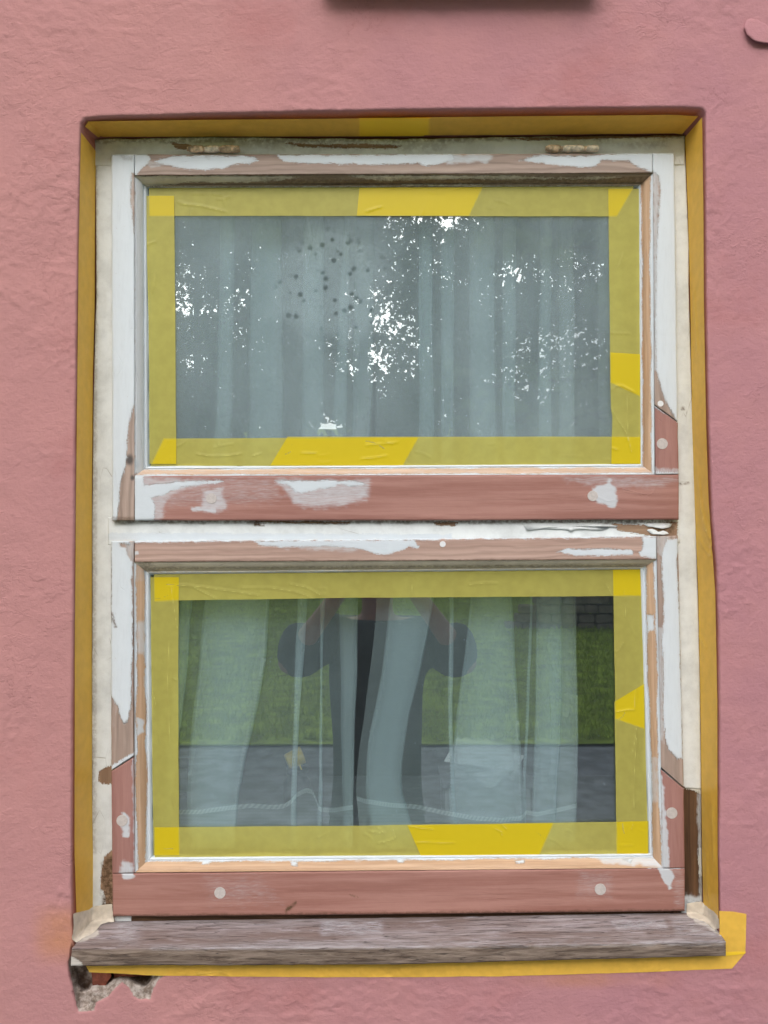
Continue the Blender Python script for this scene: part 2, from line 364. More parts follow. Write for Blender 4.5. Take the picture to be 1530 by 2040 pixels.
def glass_mat(name, haze, clear):
    b = NB(name); o = b.obj()
    t = b.n('BsdfTransparent'); b.put(t, 'Color', (.95, .985, .98))
    g = b.n('BsdfGlossy'); b.put(g, 'Roughness', .0); b.put(g, 'Color', (.95, 1, 1))
    b.put(g, 'Normal', b.bump(b.noise(b.mapping(o, (5, 5, 7)), 1.0, 1), .0003, .25))
    lw = b.n('LayerWeight'); b.put(lw, 'Blend', .5)          # Schlick, the same from either side of the pane
    fr = b.math('ADD', .16, b.math('MULTIPLY', b.math('POWER', lw.outputs['Facing'], 5.0), .9))
    q0 = P(clear[0], clear[1], Y_GLASS); q1 = P(clear[2], clear[3], Y_GLASS); sx = b.n('SeparateXYZ'); b.put(sx, '0', o)   # the adhesive of the tape kills the reflection beneath it
    ins = b.math('MULTIPLY', b.math('MULTIPLY', b.math('GREATER_THAN', sx.outputs[0], q0.x), b.math('LESS_THAN', sx.outputs[0], q1.x)), b.math('MULTIPLY', b.math('LESS_THAN', sx.outputs[2], q0.z), b.math('GREATER_THAN', sx.outputs[2], q1.z)))
    fr = b.math('MULTIPLY', fr, b.math('ADD', .2, b.math('MULTIPLY', ins, .8)))
    m = b.n('MixShader'); b.put(m, '0', fr); b.put(m, '1', t.outputs[0]); b.put(m, '2', g.outputs[0])
    d = b.n('BsdfDiffuse'); b.put(d, 'Color', (.60, .73, .79))
    v = b.n('TexVoronoi'); b.put(v, 'Vector', b.mapping(o, (1, .01, .8))); b.put(v, 'Scale', 210.0)
    spk = b.math('MULTIPLY', b.ramp(v.outputs[0], .06, .11, 1, 0), b.ramp(b.noise(b.mapping(o, (1, .01, 1)), 45, 4), .56, .64))
    flat = b.mapping(o, (1, .01, 1))
    film = b.math('MULTIPLY', b.ramp(b.noise(b.mapping(o, (5, .01, 3)), 1.0, 5, .6), .25, .75, .45, 1.0), haze)
    if haze > .05:                       # dried spots where drops have cleaned the dusty film
        sp_ = b.n('SeparateXYZ'); b.put(sp_, '0', o)
        cx_ = b.math('SUBTRACT', sp_.outputs[0], P(655, 570, Y_GLASS).x); cz_ = b.math('SUBTRACT', sp_.outputs[2], P(655, 570, Y_GLASS).z)
        rr_ = b.math('SQRT', b.math('ADD', b.math('MULTIPLY', cx_, cx_), b.math('MULTIPLY', b.math('MULTIPLY', cz_, cz_), 1.3)))
        zone = b.ramp(b.math('ADD', rr_, b.math('MULTIPLY', b.noise(flat, 16, 3), .10)), .13, .17, 1, 0)
        vd = b.n('TexVoronoi'); b.put(vd, 'Vector', flat); b.put(vd, 'Scale', 64.0)
        dots = b.math('MULTIPLY', b.ramp(vd.outputs[0], .24, .34, 1, 0), b.math('MULTIPLY', zone, b.ramp(b.noise(flat, 26, 2), .36, .44)))
        film = b.math('MULTIPLY', b.math('ADD', film, b.math('MULTIPLY', zone, .07)), b.math('SUBTRACT', 1.0, b.math('MULTIPLY', dots, .62)))
    m2 = b.n('MixShader'); b.put(m2, '0', b.math('ADD', b.math('MULTIPLY', spk, .6), film)); b.put(m2, '1', m.outputs[0]); b.put(m2, '2', d.outputs[0])
    return b.done(m2.outputs[0])


M_glass_dusty = glass_mat('dusty_window_glass', .24, (345, 425, 1222, 876)); M_glass = glass_mat('window_glass', .025, (352, 1184, 1232, 1650))
def sheer_mat(name, a0):
    b = NB(name); o = b.obj(); g = b.attr('grain', True)
    t = b.n('BsdfTransparent'); b.put(t, 'Color', (.97, .99, 1.0))
    d = b.n('BsdfDiffuse'); b.put(d, 'Color', (.78, .91, .96)); tr = b.n('BsdfTranslucent'); b.put(tr, 'Color', (.78, .91, .96))
    m = b.n('MixShader'); b.put(m, '0', .22); b.put(m, '1', d.outputs[0]); b.put(m, '2', tr.outputs[0])
    sep = b.n('SeparateXYZ'); b.put(sep, '0', g)
    ln = b.math('SINE', b.math('MULTIPLY', b.math('ADD', sep.outputs[1], b.math('MULTIPLY', b.noise(g, 3.0, 2), .015)), 2 * math.pi / .0052))
    a = b.math('ADD', b.math('ADD', a0, b.math('MULTIPLY', b.attr('gather'), .24)), b.math('MULTIPLY', ln, b.ramp(sep.outputs[1], .80, 1.05, .0, .014)))
    hm = b.attr('hem')                       # px below the hem line
    tick = b.math('ADD', .65, b.math('MULTIPLY', b.math('SINE', b.math('ADD', b.math('MULTIPLY', sep.outputs[0], 1500.0), b.math('MULTIPLY', hm, .5))), .18))
    braid = b.math('MULTIPLY', b.math('MULTIPLY', b.ramp(hm, -5.5, -3.5), b.ramp(hm, 3.5, 5.5, 1, 0)), tick)
    a = b.math('ADD', a, b.math('ADD', b.math('MULTIPLY', braid, .40), b.math('MULTIPLY', b.ramp(hm, 2, 6), .10)))
    a = b.math('ADD', a, b.math('MULTIPLY', b.attr('turn'), b.ramp(sep.outputs[1], 0.70, 0.95, .04, .13)), clamp=True)
    m2 = b.n('MixShader'); b.put(m2, '0', a); b.put(m2, '1', t.outputs[0]); b.put(m2, '2', m.outputs[0]); return b.done(m2.outputs[0])
M_sheer = sheer_mat('sheer_white_voile', .21)

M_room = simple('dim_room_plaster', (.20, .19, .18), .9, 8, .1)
M_floor = simple('dark_room_floor', (.08, .06, .045), .6, 12, .3)
M_board = simple('grey_painted_board', (.20, .21, .23), .5, 20, .15)
M_paper = simple('white_paper', (.80, .82, .84), .8, 40, .05)
M_cup = simple('yellow_plastic', (.75, .52, .06), .4, 20, .06)
M_bin = simple('grey_card_box', (.30, .32, .33), .7, 20, .15)
M_blackbox = simple('black_plastic', (.02, .022, .025), .45, 20, .2)
M_grass_g = simple('lawn_green', (.25, .35, .035), .95, 5, .45, .01)
M_path = simple('dark_paving', (.20, .22, .25), .9, 7, .35, .005)
M_bark = simple('dark_bark', (.055, .042, .033), .95, 14, .4, .02)
M_stone = simple('garden_stone', (.22, .19, .16), .9, 9, .35, .01)
def leaf_mat(name, a, b_):
    b = NB(name); o = b.obj(); n = b.noise(o, 2.5, 3); c = b.mix(b.ramp(n, .35, .65), a, b_)
    d = b.n('BsdfPrincipled'); b.put(d, 'Base Color', c); b.put(d, 'Roughness', .5)
    t = b.n('BsdfTranslucent'); b.put(t, 'Color', c); m = b.n('MixShader'); b.put(m, '0', .3); b.put(m, '1', d.outputs[0]); b.put(m, '2', t.outputs[0])
    return b.done(m.outputs[0])
M_leaf = [leaf_mat('leaf_dark_green', (.030, .055, .016), (.055, .09, .025)), leaf_mat('leaf_mid_green', (.045, .08, .02), (.085, .12, .035)), leaf_mat('leaf_chestnut', (.08, .12, .04), (.12, .17, .06))]
M_grass = leaf_mat('grass_blade', (.26, .37, .03), (.36, .48, .05))
M_skin = simple('skin', (.30, .18, .14), .5, 30, .08)
M_shirt = simple('dark_teal_cotton', (.035, .055, .068), .9, 60, .15, .001)
M_jeans = simple('black_trousers', (.02, .022, .028), .9, 60, .15, .001)
M_hair = simple('dark_hair', (.03, .022, .016), .7, 80, .3)
M_phone = simple('black_phone_case', (.02, .02, .022), .3, 30, .1)

# ------------------------------------------------------------------ levels (y of each face)
Y_FRAME, Y_SASH, Y_GLASS = .060, .050, .0700
Y_BACK = .14

# ================================================================== HOUSE WALL
hole = [(161, 262), (163, 247), (172, 238), (200, 235), (420, 229), (700, 223), (1000, 219), (1360, 216), (1396, 218), (1404, 226),
        (1405, 420), (1406, 600), (1409, 760), (1413, 900), (1418, 1040), (1427, 1130), (1430, 1250), (1432, 1400), (1432, 1560), (1431, 1700),
        (1433, 1780), (1434, 1893), (1150, 1896), (800, 1903), (500, 1906), (151, 1909), (145, 1840), (144, 1700), (145, 1500), (147, 1300), (150, 1000), (153, 700), (156, 500), (159, 350)]
inner = [(193, 290), (193, 282), (200, 278), (230, 277), (430, 274), (700, 273), (1000, 271), (1340, 268), (1358, 269), (1364, 280),
         (1369, 430), (1374, 600), (1378, 760), (1383, 900), (1387, 1040), (1391, 1130), (1394, 1250), (1396, 1400), (1398, 1560), (1399, 1700),
         (1400, 1780), (1402, 1850), (1150, 1855), (800, 1860), (500, 1860), (184, 1860), (183, 1800), (183, 1700), (183, 1500), (184, 1300), (185, 1000), (187, 700), (190, 500), (192, 350)]
cav = [(143, 1878), (137, 1925), (146, 1962), (152, 1992), (158, 2008), (176, 2003), (188, 1976), (214, 1972), (226, 1962), (236, 1952), (250, 1950), (268, 1958), (290, 1966), (300, 1957), (314, 1946), (326, 1940), (326, 1900), (150, 1895)]
cav_deep = [(146, 1890), (146, 1925), (154, 1962), (166, 1974), (178, 1972), (184, 1962), (212, 1962), (222, 1953), (240, 1945), (258, 1948), (278, 1960), (292, 1963), (304, 1948), (304, 1900)]
mort = [(136, 1920), (146, 1968), (152, 2000), (157, 2016), (188, 2013), (192, 1996), (214, 1986), (230, 1968), (244, 1956), (258, 1968), (266, 1984), (276, 1990), (300, 1990), (305, 1970), (316, 1952), (332, 1940), (332, 1905), (140, 1905)]
def wall_height(p):
    x, y = p[:, 0] * .75, p[:, 1] * .75
    h = fbm(x / 130, y / 130, 3, 3) * 3.2 + fbm(x / 26, y / 22, 9, 4) * 1.2
    rough = sstep(.02, .22, fbm(x / 150, y / 150, 31, 2) + .25 * sstep(320, 60, p[:, 0]) * sstep(900, 100, p[:, 1]))
    rid = 1 - np.abs(fbm(x / 40 + fbm(x / 20, y / 20, 5) * 1.4, y / 30, 41, 3)) * 9
    h = h + np.clip(rid, 0, 1) ** 3 * 1.1 * rough + fbm(x / 10, y / 8, 12, 4) * (.35 + 2.0 * rough)
    d = np.full(len(p), 99.)
    for c in CRACKS: d = np.minimum(d, sdline(p + np.stack([fbm(p[:, 0] / 18, p[:, 1] / 18, 97), fbm(p[:, 0] / 18, p[:, 1] / 18, 98)], 1) * 14, c))
    h = h + np.exp(-(d / 3.4) ** 2) * .6
    return h / 1000.0
CRACKS = [[(20, 372), (60, 300), (95, 245), (128, 192)], [(168, 188), (240, 170), (262, 174), (300, 176), (312, 180)], [(280, 202), (300, 207), (316, 200)], [(345, 160), (400, 152), (440, 140)],
          [(340, 20), (400, 8), (470, 14)], [(250, 66), (290, 60), (310, 70)], [(700, 100), (705, 70), (712, 40)], [(1120, 100), (1150, 92), (1180, 96)], [(1260, 58), (1300, 60)], [(1290, 110), (1310, 128), (1350, 132)],
          [(1420, 215), (1450, 195), (1500, 180)], [(1425, 1640), (1460, 1645), (1510, 1636)], [(30, 1180), (70, 1190), (100, 1170)], [(60, 880), (90, 905), (120, 900)], [(150, 2030), (180, 2036)], [(990, 1990), (1020, 1970)]]
nS, rows = 1500, []
hb = np.array(hole + [hole[0]], float); ib = np.array(inner + [inner[0]], float)
seg = np.r_[0, np.cumsum(np.linalg.norm(np.diff(hb, axis=0), axis=1))]
tt = np.linspace(0, seg[-1], nS, endpoint=False)
H = np.stack([np.interp(tt, seg, hb[:, k]) for k in (0, 1)], 1); I = np.stack([np.interp(tt, seg, ib[:, k]) for k in (0, 1)], 1)
ctr = np.array([765., 1020.])
wob = fbm(tt / 38, tt * 0, 77, 4) * 5.5 + fbm(tt / 9, tt * 0 + 3, 78, 2) * 1.6
dirn = (H - ctr) / np.linalg.norm(H - ctr, axis=1)[:, None]
# outer rectangle, parametrised by direction so that the ring's rows spread evenly
L_, T_, R_, B_ = -14, -14, 1544, 2054
def to_rect(h):
    x, y = h; 
    cand = [(x - L_, 0), (R_ - x, 1), (y - T_, 2), (B_ - y, 3)]
    return cand
O = H.copy()
cs = {'tl': (L_, T_), 'tr': (R_, T_), 'br': (R_, B_), 'bl': (L_, B_)}
hc = [(161, 240), (1404, 220), (1434, 1893), (150, 1909)]; oc_ = [(L_, T_), (R_, T_), (R_, B_), (L_, B_)]
ci = [int(np.argmin(((H - np.array(c)) ** 2).sum(1))) for c in hc]
for k in range(4):
    a, b2 = ci[k], ci[(k + 1) % 4]
    n = (b2 - a) % nS
    for q in range(n): 
        t = q / n; O[(a + q) % nS] = np.array(oc_[k]) * (1 - t) + np.array(oc_[(k + 1) % 4]) * t
ts = np.r_[np.linspace(0, .30, 26), np.linspace(.30, 1, 34)[1:]]
V = []; A_m = []; A_d = []; A_s = []; A_e = []
def wall_row(pp, edge_r, Yadd=0.0, e=0.0):
    h = wall_height(pp)
    sm = sdpoly(pp, mort); sc = sdpoly(pp, cav) + fbm(pp[:, 0] / 6, pp[:, 1] / 6, 55, 2) * 5; sdp = sdpoly(pp, cav_deep) + fbm(pp[:, 0] / 5, pp[:, 1] / 5, 56, 2) * 4
    dep = sstep(-3, 3, sm) * .003 + sstep(-2, 3, sc) * .010 + sstep(-2, 4, sdp) * .024
    dep += sstep(0, 4, sm) * fbm(pp[:, 0] / 8, pp[:, 1] / 8, 57, 3) * .007
    Y = -h + edge_r + dep + Yadd
    V.append(unproj(pp, Y))
    A_m.append(np.clip(sm, -30, 30)); A_d.append(sstep(-1, 5, sdp))
    st = sstep(70, 10, np.abs(pp[:, 0] - 118)) * sstep(75, 15, np.abs(pp[:, 1] - 1860)) + .6 * sstep(26, 4, np.abs(pp[:, 1] - 1950)) * sstep(200, 40, np.abs(pp[:, 0] - 1180)) * (pp[:, 1] > 1930)
    A_s.append(np.clip(st, 0, 1)); A_e.append(np.full(len(pp), e) if np.isscalar(e) else e)
Hw = H + dirn * wob[:, None] * .28
# beyond the picture the wall goes on, coarsely
for k, far in ((0, 2600.), (1, 900.), (2, 150.)):
    q = ctr + (O - ctr) * (1 + far / 1000.); V.append(unproj(q, np.zeros(nS))); A_m.append(np.full(nS, -30.)); A_d.append(np.zeros(nS)); A_s.append(np.zeros(nS)); A_e.append(np.zeros(nS))
for t in ts[::-1]:
    pp = Hw + (O - Hw) * t
    dd = np.linalg.norm(pp - Hw, axis=1)
    er = .0045 * np.clip(1 - dd / 7.0, 0, 1) ** 2
    wall_row(pp, er)
# reveal: from the arris in to the frame
Iw = I + (I - ctr) / np.linalg.norm(I - ctr, axis=1)[:, None] * (1.5 + (fbm(tt / 30, tt * 0, 79, 4) * 5)[:, None])
for t in (.06, .12, .2, .3, .4, .5, .6, .7, .8, .9, 1.0):
    pp = Hw + (Iw - Hw) * t
    Yv = .0045 + (Y_FRAME + .004 - .0045) * t + fbm(tt / 25, tt * 0 + t * 9, 66, 3) * .0015
    V.append(unproj(pp, Yv))
    A_m.append(np.clip(sdpoly(pp, mort), -30, 30) * (t < .3) - 30 * (t >= .3)); A_d.append(np.zeros(nS)); A_s.append(np.zeros(nS)); A_e.append(np.full(nS, .25 + .5 * (t > .15)))
V.append(V[-1] + np.array([0, .07, 0])); A_m.append(np.full(nS, -30.)); A_d.append(np.zeros(nS)); A_s.append(np.zeros(nS)); A_e.append(np.full(nS, 1.))
V.append(V[0] + np.array([0, Y_BACK, 0])); A_m.append(np.full(nS, -30.)); A_d.append(np.zeros(nS)); A_s.append(np.zeros(nS)); A_e.append(np.zeros(nS))
house = thing('house_wall', 'pink limewashed house wall with trowel marks around the taped window', 'wall')
mesh_obj('render_coat', np.concatenate(V), grid_faces(len(V), nS, wrap=True), M_wall, house,
         attrs={'mortar': np.concatenate(A_m), 'dirt_shade': np.concatenate(A_d), 'stain': np.concatenate(A_s), 'edge': np.concatenate(A_e)})
house['kind'] = 'thing'

# lifted flake of plaster at the upper right
fl = [(1486, 42), (1494, 38), (1508, 39), (1522, 46), (1536, 58), (1560, 75), (1556, 92), (1536, 87), (1520, 86), (1508, 84), (1497, 78), (1487, 68), (1483, 55)]
flr = resample(fl + [fl[0]], 61)[:-1]; cen = np.array([1516., 64.]); V = []
for r, dy in ((1.0, .004), (1.0, -.0070), (.97, -.0085), (.8, -.0088), (.5, -.0088), (.2, -.0088)):
    q = cen + (flr - cen) * r + (np.stack([fbm(np.arange(60) / 3., np.zeros(60), 5), fbm(np.arange(60) / 3., np.zeros(60), 8)], 1) * 4 if r == 1 else 0)
    lift = np.clip(.12 + (q[:, 1] - 38) / 48 * .7 - (q[:, 0] - 1490) / 70 * .35 + .2, .10, 1)
    V.append(unproj(q, dy * lift if dy < 0 else dy))
V.append(V[-1].mean(0)[None].repeat(60, 0))
mesh_obj('plaster_flake', np.concatenate(V), grid_faces(len(V), 60, wrap=True), M_wall, house, attrs={'mortar': np.full(420, -30.)})
# brick exposed in the broken corner under the sill
def slab(name, poly, Y0, Y1, mat, parent, jag=1.5, seed=1):
    q = resample(list(poly) + [poly[0]], 49)[:-1]; k = np.arange(48)
    q = q + np.stack([fbm(k / 2.5, k * 0., seed), fbm(k / 2.5, k * 0. + 9, seed + 4)], 1) * jag * 2
    c = q.mean(0); rows_ = [unproj(q, Y1), unproj(q, Y0 + .0015), unproj(c + (q - c) * .97, Y0), unproj(c + (q - c) * .5, Y0 - .0006), np.repeat(unproj([c], Y0 - .0008), 48, 0)]
    return mesh_obj(name, np.concatenate(rows_), grid_faces(len(rows_), 48, wrap=True), mat, parent)
slab('brick', [(182, 1925), (216, 1925), (222, 1944), (214, 1957), (208, 1966), (184, 1964)], .019, .06, M_brick, house, 1.2, 3)
slab('brick', [(222, 1925), (300, 1925), (298, 1943), (262, 1946), (228, 1948)], .026, .06, M_brick, house, 1.5, 8)

# ledge above the picture: only its dark underside and soft shadow come into view
led = thing('wall_ledge', 'brown projecting ledge cut off by the top edge of the photo', 'ledge')
a = P(640, -15, 0); b_ = P(1185, 2, 0)
bbox_obj('board', (a.x, -.045, a.z + .0015), (b_.x, .01, a.z + .03), M_soft, led, .003)
bbox_obj('back_plate', (a.x + .02, -.012, a.z + .0305), (b_.x - .02, .01, a.z + .22), M_soft, led, .002)

# ================================================================== LOFTED TIMBERS
DEF = dict(white=-60., old=-60., smear=0., dirt_shade=0., knot=0.)
def timber(name, A, B, Y, thick, mat, parent, layers=None, r=2.2, step=3.0, horizontal=True, wobble=.5, seed=0, lift=.0004, uo=0.0):
    """bar between two edge polylines given in photo pixels on plane y = Y; layers(p) -> dict of surface attributes"""
    A = np.asarray(A, float); B = np.asarray(B, float)
    La = np.linalg.norm(np.diff(A, axis=0), axis=1).sum()
    n = max(4, int(La / step)); A = resample(A, n); B = resample(B, n)
    wd = np.linalg.norm(B - A, axis=1).mean(); m = max(3, int(wd / step))
    k = np.arange(n)
    ax = 1 if horizontal else 0
    A[:, ax] += fbm(k * step / 40, k * 0., seed + 5, 4) * wobble * 3; B[:, ax] += fbm(k * step / 40, k * 0. + 7, seed + 6, 4) * wobble * 3
    vs = [0, 0, .35 * r, r] + list(np.linspace(r, wd - r, m)[1:-1]) + [wd - r, wd - .35 * r, wd, wd]
    mm = .00075
    ys = [thick, r * mm, .3 * r * mm, 0] + [0] * (m - 2) + [0, .3 * r * mm, r * mm, thick]
    rows_ = []; px_ = []; uv = []
    L = np.linspace(0, La, n) * mm + uo
    for v, dy in zip(vs, ys):
        q = A + (B - A) * (v / wd)
        px_.append(q); uv.append(np.stack([L, np.full(n, v * mm), np.zeros(n)], 1)); rows_.append(np.full(n, Y + dy))
    px_ = np.concatenate(px_); Yv = np.concatenate(rows_); uv = np.concatenate(uv)
    at = {kk: np.full(len(px_), vv) for kk, vv in DEF.items()}
    if layers:
        for kk, vv in layers(px_).items(): at[kk] = vv
    front = np.repeat([0, 0, 1, 1] + [1] * (m - 2) + [1, 1, 0, 0], n)
    Yv = Yv - front * lift * sstep(-2, 3, np.maximum(at['white'], at['old'])) - front * fbm(px_[:, 0] / 14, px_[:, 1] / 14, seed + 50, 3) * .0006
    Vv = unproj(px_, Yv)
    # keep the back edges straight behind the front ones (real thickness)
    R = len(vs); Vv = Vv.reshape(R, n, 3); Vv[0] = Vv[1] + np.array([0, thick - r * mm, 0]); Vv[-1] = Vv[-2] + np.array([0, thick - r * mm, 0])
    Vv = Vv.reshape(-1, 3)
    fc = grid_faces(R, n)
    fc.append([i * n for i in range(R)]); fc.append([i * n + n - 1 for i in range(R)][::-1])
    fc.append([j for j in range(n)][::-1] + [(R - 1) * n + j for j in range(n)])
    o = mesh_obj(name, Vv, fc, mat, parent, attrs=at, uv=uv)
    return o

def LY(white=(), old=(), smear=(), dirt_shade=(), knot=(), white_all=None, old_all=False, bare=()):
    """layer builder. smear: list of (polygon, softness, strength); dirt the same; knot: (x, y, r)"""
    def f(p):
        d = {}
        if white or white_all is not None:
            wv = sdmax(p, white) if white else np.full(len(p), -60.)
            if white_all is not None:
                wv = np.full(len(p), 30.)
                for q in white_all: wv = np.minimum(wv, -sdpoly(p, q))
            d['white'] = wv
        if old_all or old:
            ov = np.full(len(p), 30.) if old_all else sdmax(p, old)
            for q in bare: ov = np.minimum(ov, -sdpoly(p, q))
            d['old'] = ov
        for key, lst in (('smear', smear), ('dirt_shade', dirt_shade)):
            if lst:
                s = np.zeros(len(p))
                for poly, soft, st in lst: s = np.maximum(s, sstep(-soft, soft * .6, sdpoly(p, poly) + fbm(p[:, 0] / 14, p[:, 1] / 9, 61, 4) * min(16, soft * 2.2)) * st)
                d[key] = s
        if knot:
            s = np.zeros(len(p))
            for x, y, r in knot: s = np.maximum(s, sstep(r, r * .3, np.hypot(p[:, 0] - x, (p[:, 1] - y) * .75)))
            d['knot'] = s
        return d
    return f

# ------------------------------------------------------------------ fixed frame
frame = thing('window_frame', 'fixed cream outer frame of the window, paint peeling, brown bare wood low on the right', 'window frame')
timber('side_jamb', [(190, 279), (191, 400), (192, 600), (187, 750), (184, 1000), (183, 1400), (183, 1690), (182, 1850)],
       [(262, 279), (262, 1850)], Y_FRAME, .07, M_frame, frame, horizontal=False, seed=3,
       layers=LY(old_all=True, bare=[[(197, 1537), (207, 1530), (228, 1524), (228, 1562), (204, 1562), (196, 1556)],
                                     [(208, 1706), (228, 1690), (228, 1860), (213, 1860), (209, 1780), (200, 1770), (202, 1735)]],
                 dirt_shade=[([(204, 1720), (230, 1700), (230, 1860), (206, 1860)], 6, 1.0), ([(183, 276), (194, 276), (190, 1700), (180, 1700)], 3, .35), ([(186, 276), (215, 276), (205, 320), (186, 330)], 12, .35)]))
timber('side_jamb', [(1322, 279), (1322, 1568)], [(1363, 279), (1366, 330), (1372, 480), (1373, 600), (1379, 800), (1385, 1000), (1391, 1200), (1395, 1400), (1397, 1572)],
       Y_FRAME, .07, M_frame, frame, horizontal=False, seed=13, layers=LY(old_all=True, bare=[[(1320, 1030), (1341, 1030), (1343, 1066), (1320, 1066)], [(1355, 1566), (1400, 1580), (1400, 1600), (1350, 1600)]],
                 dirt_shade=[([(1350, 270), (1372, 270), (1372, 310), (1358, 300)], 8, .8), ([(1366, 330), (1378, 330), (1386, 600), (1376, 600)], 4, .35), ([(1357, 810), (1363, 810), (1363, 816), (1357, 816)], 3, 1.0), ([(1352, 962), (1374, 960), (1374, 964), (1352, 966)], 1.5, .8)]))
jr = timber('side_jamb', [(1322, 1568), (1322, 1850)], [(1397, 1572), (1398, 1700), (1400, 1850)], Y_FRAME + .0008, .07, M_dark, frame, horizontal=False, seed=23,
       layers=LY(old=[[(1355, 1560), (1402, 1566), (1398, 1584), (1380, 1574), (1362, 1570), (1355, 1572)], [(1392, 1690), (1402, 1690), (1402, 1740), (1394, 1748), (1390, 1720)], [(1368, 1792), (1390, 1796), (1392, 1806), (1376, 1802)]],
                 smear=[([(1360, 1785), (1402, 1785), (1402, 1860), (1360, 1860)], 14, .9), ([(1388, 1580), (1402, 1580), (1402, 1850), (1394, 1850)], 4, .55)]))
jr['label'] = 'bare dark brown lower end of the right jamb'
timber('head_jamb', [(188, 277), (300, 275), (430, 273), (800, 277), (1000, 273), (1364, 269)], [(188, 330), (1364, 330)], Y_FRAME - .0012, .07, M_frame, frame, seed=33, wobble=1.6,
       layers=LY(old_all=True, bare=[[(560, 284), (640, 288), (720, 286), (800, 290), (790, 296), (690, 295), (600, 293)], [(1000, 276), (1180, 270), (1362, 268), (1362, 272), (1200, 276), (1060, 280)], [(340, 284), (380, 288), (380, 300), (350, 296)]],
                 dirt_shade=[([(186, 270), (1366, 262), (1366, 275), (1000, 280), (600, 285), (188, 283)], 5, .6), ([(440, 278), (900, 284), (880, 298), (460, 292)], 8, .3), ([(1190, 282), (1330, 280), (1330, 294), (1250, 290)], 8, .3)]))
timber('transom', [(215, 1030), (1350, 1030)], [(215, 1086), (1355, 1082)], Y_FRAME - .0012, .07, M_frame, frame, seed=43,
       layers=LY(old_all=True, bare=[[(1215, 1042), (1260, 1046), (1290, 1044), (1350, 1040), (1350, 1072), (1300, 1068), (1265, 1062), (1232, 1057)], [(862, 1040), (915, 1040), (905, 1048), (868, 1046)], [(500, 1036), (700, 1040), (690, 1044), (510, 1041)]],
                 white=[[(215, 1062), (360, 1062), (900, 1064), (900, 1074), (215, 1076)]],
                 dirt_shade=[([(224, 1030), (1340, 1030), (1340, 1043), (224, 1041)], 4, .75), ([(506, 1043), (526, 1043), (526, 1048), (506, 1048)], 2, 1.0), ([(1300, 1052), (1342, 1048), (1342, 1064), (1310, 1062)], 4, .8)]))  # top strip paints in the shade under the upper sash; the rest is dirt
timber('bottom_member', [(215, 1800), (1350, 1790)], [(215, 1850), (1350, 1842)], Y_FRAME + .0015, .07, M_dark, frame, seed=53)
# curling flakes of old paint on the transom
def flake(name, poly, Y, lift, mat, parent, seed):
    q = resample(list(poly) + [poly[0]], 41)[:-1]; k = np.arange(40.)
    q = q + np.stack([fbm(k / 2., k * 0, seed), fbm(k / 2., k * 0, seed + 3)], 1) * 3
    c = q.mean(0); ymax = q[:, 1].max(); ymin = q[:, 1].min()
    f = lambda z: Y - .0004 - lift * ((z[:, 1] - ymin) / (ymax - ymin)) ** 2
    rows_ = [unproj(q, f(q) + .0006), unproj(q, f(q)), unproj(c + (q - c) * .5, f(c + (q - c) * .5)), np.repeat(unproj([c], f(c[None])), 40, 0)]
    at = {kk: np.full(160, vv) for kk, vv in DEF.items()}; at['old'][:] = 30
    px4 = np.concatenate([q, q, c + (q - c) * .5, np.repeat([c], 40, 0)])
    return mesh_obj(name, np.concatenate(rows_), grid_faces(4, 40, wrap=True), mat, parent, attrs=at, uv=px4 * .00075)
flake('paint_flake', [(1040, 1042), (1180, 1040), (1218, 1046), (1232, 1048), (1226, 1052), (1214, 1051), (1203, 1056), (1180, 1055), (1140, 1055), (1137, 1060), (1130, 1055), (1070, 1053), (1048, 1058)], Y_FRAME - .0012, .003, M_frame, frame, 2)
flake('paint_flake', [(1282, 1045), (1300, 1042), (1340, 1043), (1334, 1051), (1318, 1054), (1300, 1050), (1290, 1049)], Y_FRAME - .0012, .003, M_frame, frame, 6)
flake('paint_flake', [(1288, 1056), (1300, 1054), (1312, 1060), (1322, 1056), (1334, 1064), (1324, 1066), (1298, 1064)], Y_FRAME - .0012, .002, M_frame, frame, 9)

# hinges: knuckles crusted with paint
def hinge(spans, y0, y1, mats):
    h = None
    Yh = Y_SASH - .001
    a = P(spans[0][0] - 3, (y0 + y1) / 2, Yh); b2 = P(spans[-1][1] - 2, (y0 + y1) / 2, Yh)
    h = tube('hinge', [a, a.lerp(b2, .5), b2], .0035, M_rust, frame)
    for (x0, x1), mt in zip(spans, mats):
        n = 9; pts = []; rr = []
        pts = [P(x0 + (x1 - x0) * i / (n - 1), (y0 + y1) / 2 + random.uniform(-.5, .5), Yh) for i in range(n)]
        rad = [(.0055 if 0 < i < n - 1 else .0042) * random.uniform(.88, 1.1) for i in range(n)]
        tube('knuckle', pts, lambda i: rad[i], mt, h, 12)
    return h
hinge([(376, 405), (408, 436), (440, 477)], 289, 305, [M_rust, M_crust, M_rust])
hinge([(1090, 1116), (1121, 1162), (1168, 1192)], 288, 304, [M_rust, M_crust, M_crust])

# ------------------------------------------------------------------ sashes
def plug(x, y, r, parent, Y=Y_SASH, mat=None):
    pts = [P(x, y, Y)]; n = 24; rr = r * .00075 * (1.15 + Y) / 1.15
    c = P(x, y, Y - .0004); V = []; 
    for rad, dy in ((rr, .004), (rr, .00015), (rr * .97, 0), (rr * .5, 0), (0, 0)):
        for k in range(n):
            a = 2 * math.pi * k / n; V.append((c.x + rad * math.cos(a), c.y + dy, c.z + rad * math.sin(a)))
    return mesh_obj('wood_plug', np.array(V), grid_faces(5, n, wrap=True), mat or M_plug, parent, smooth=False)

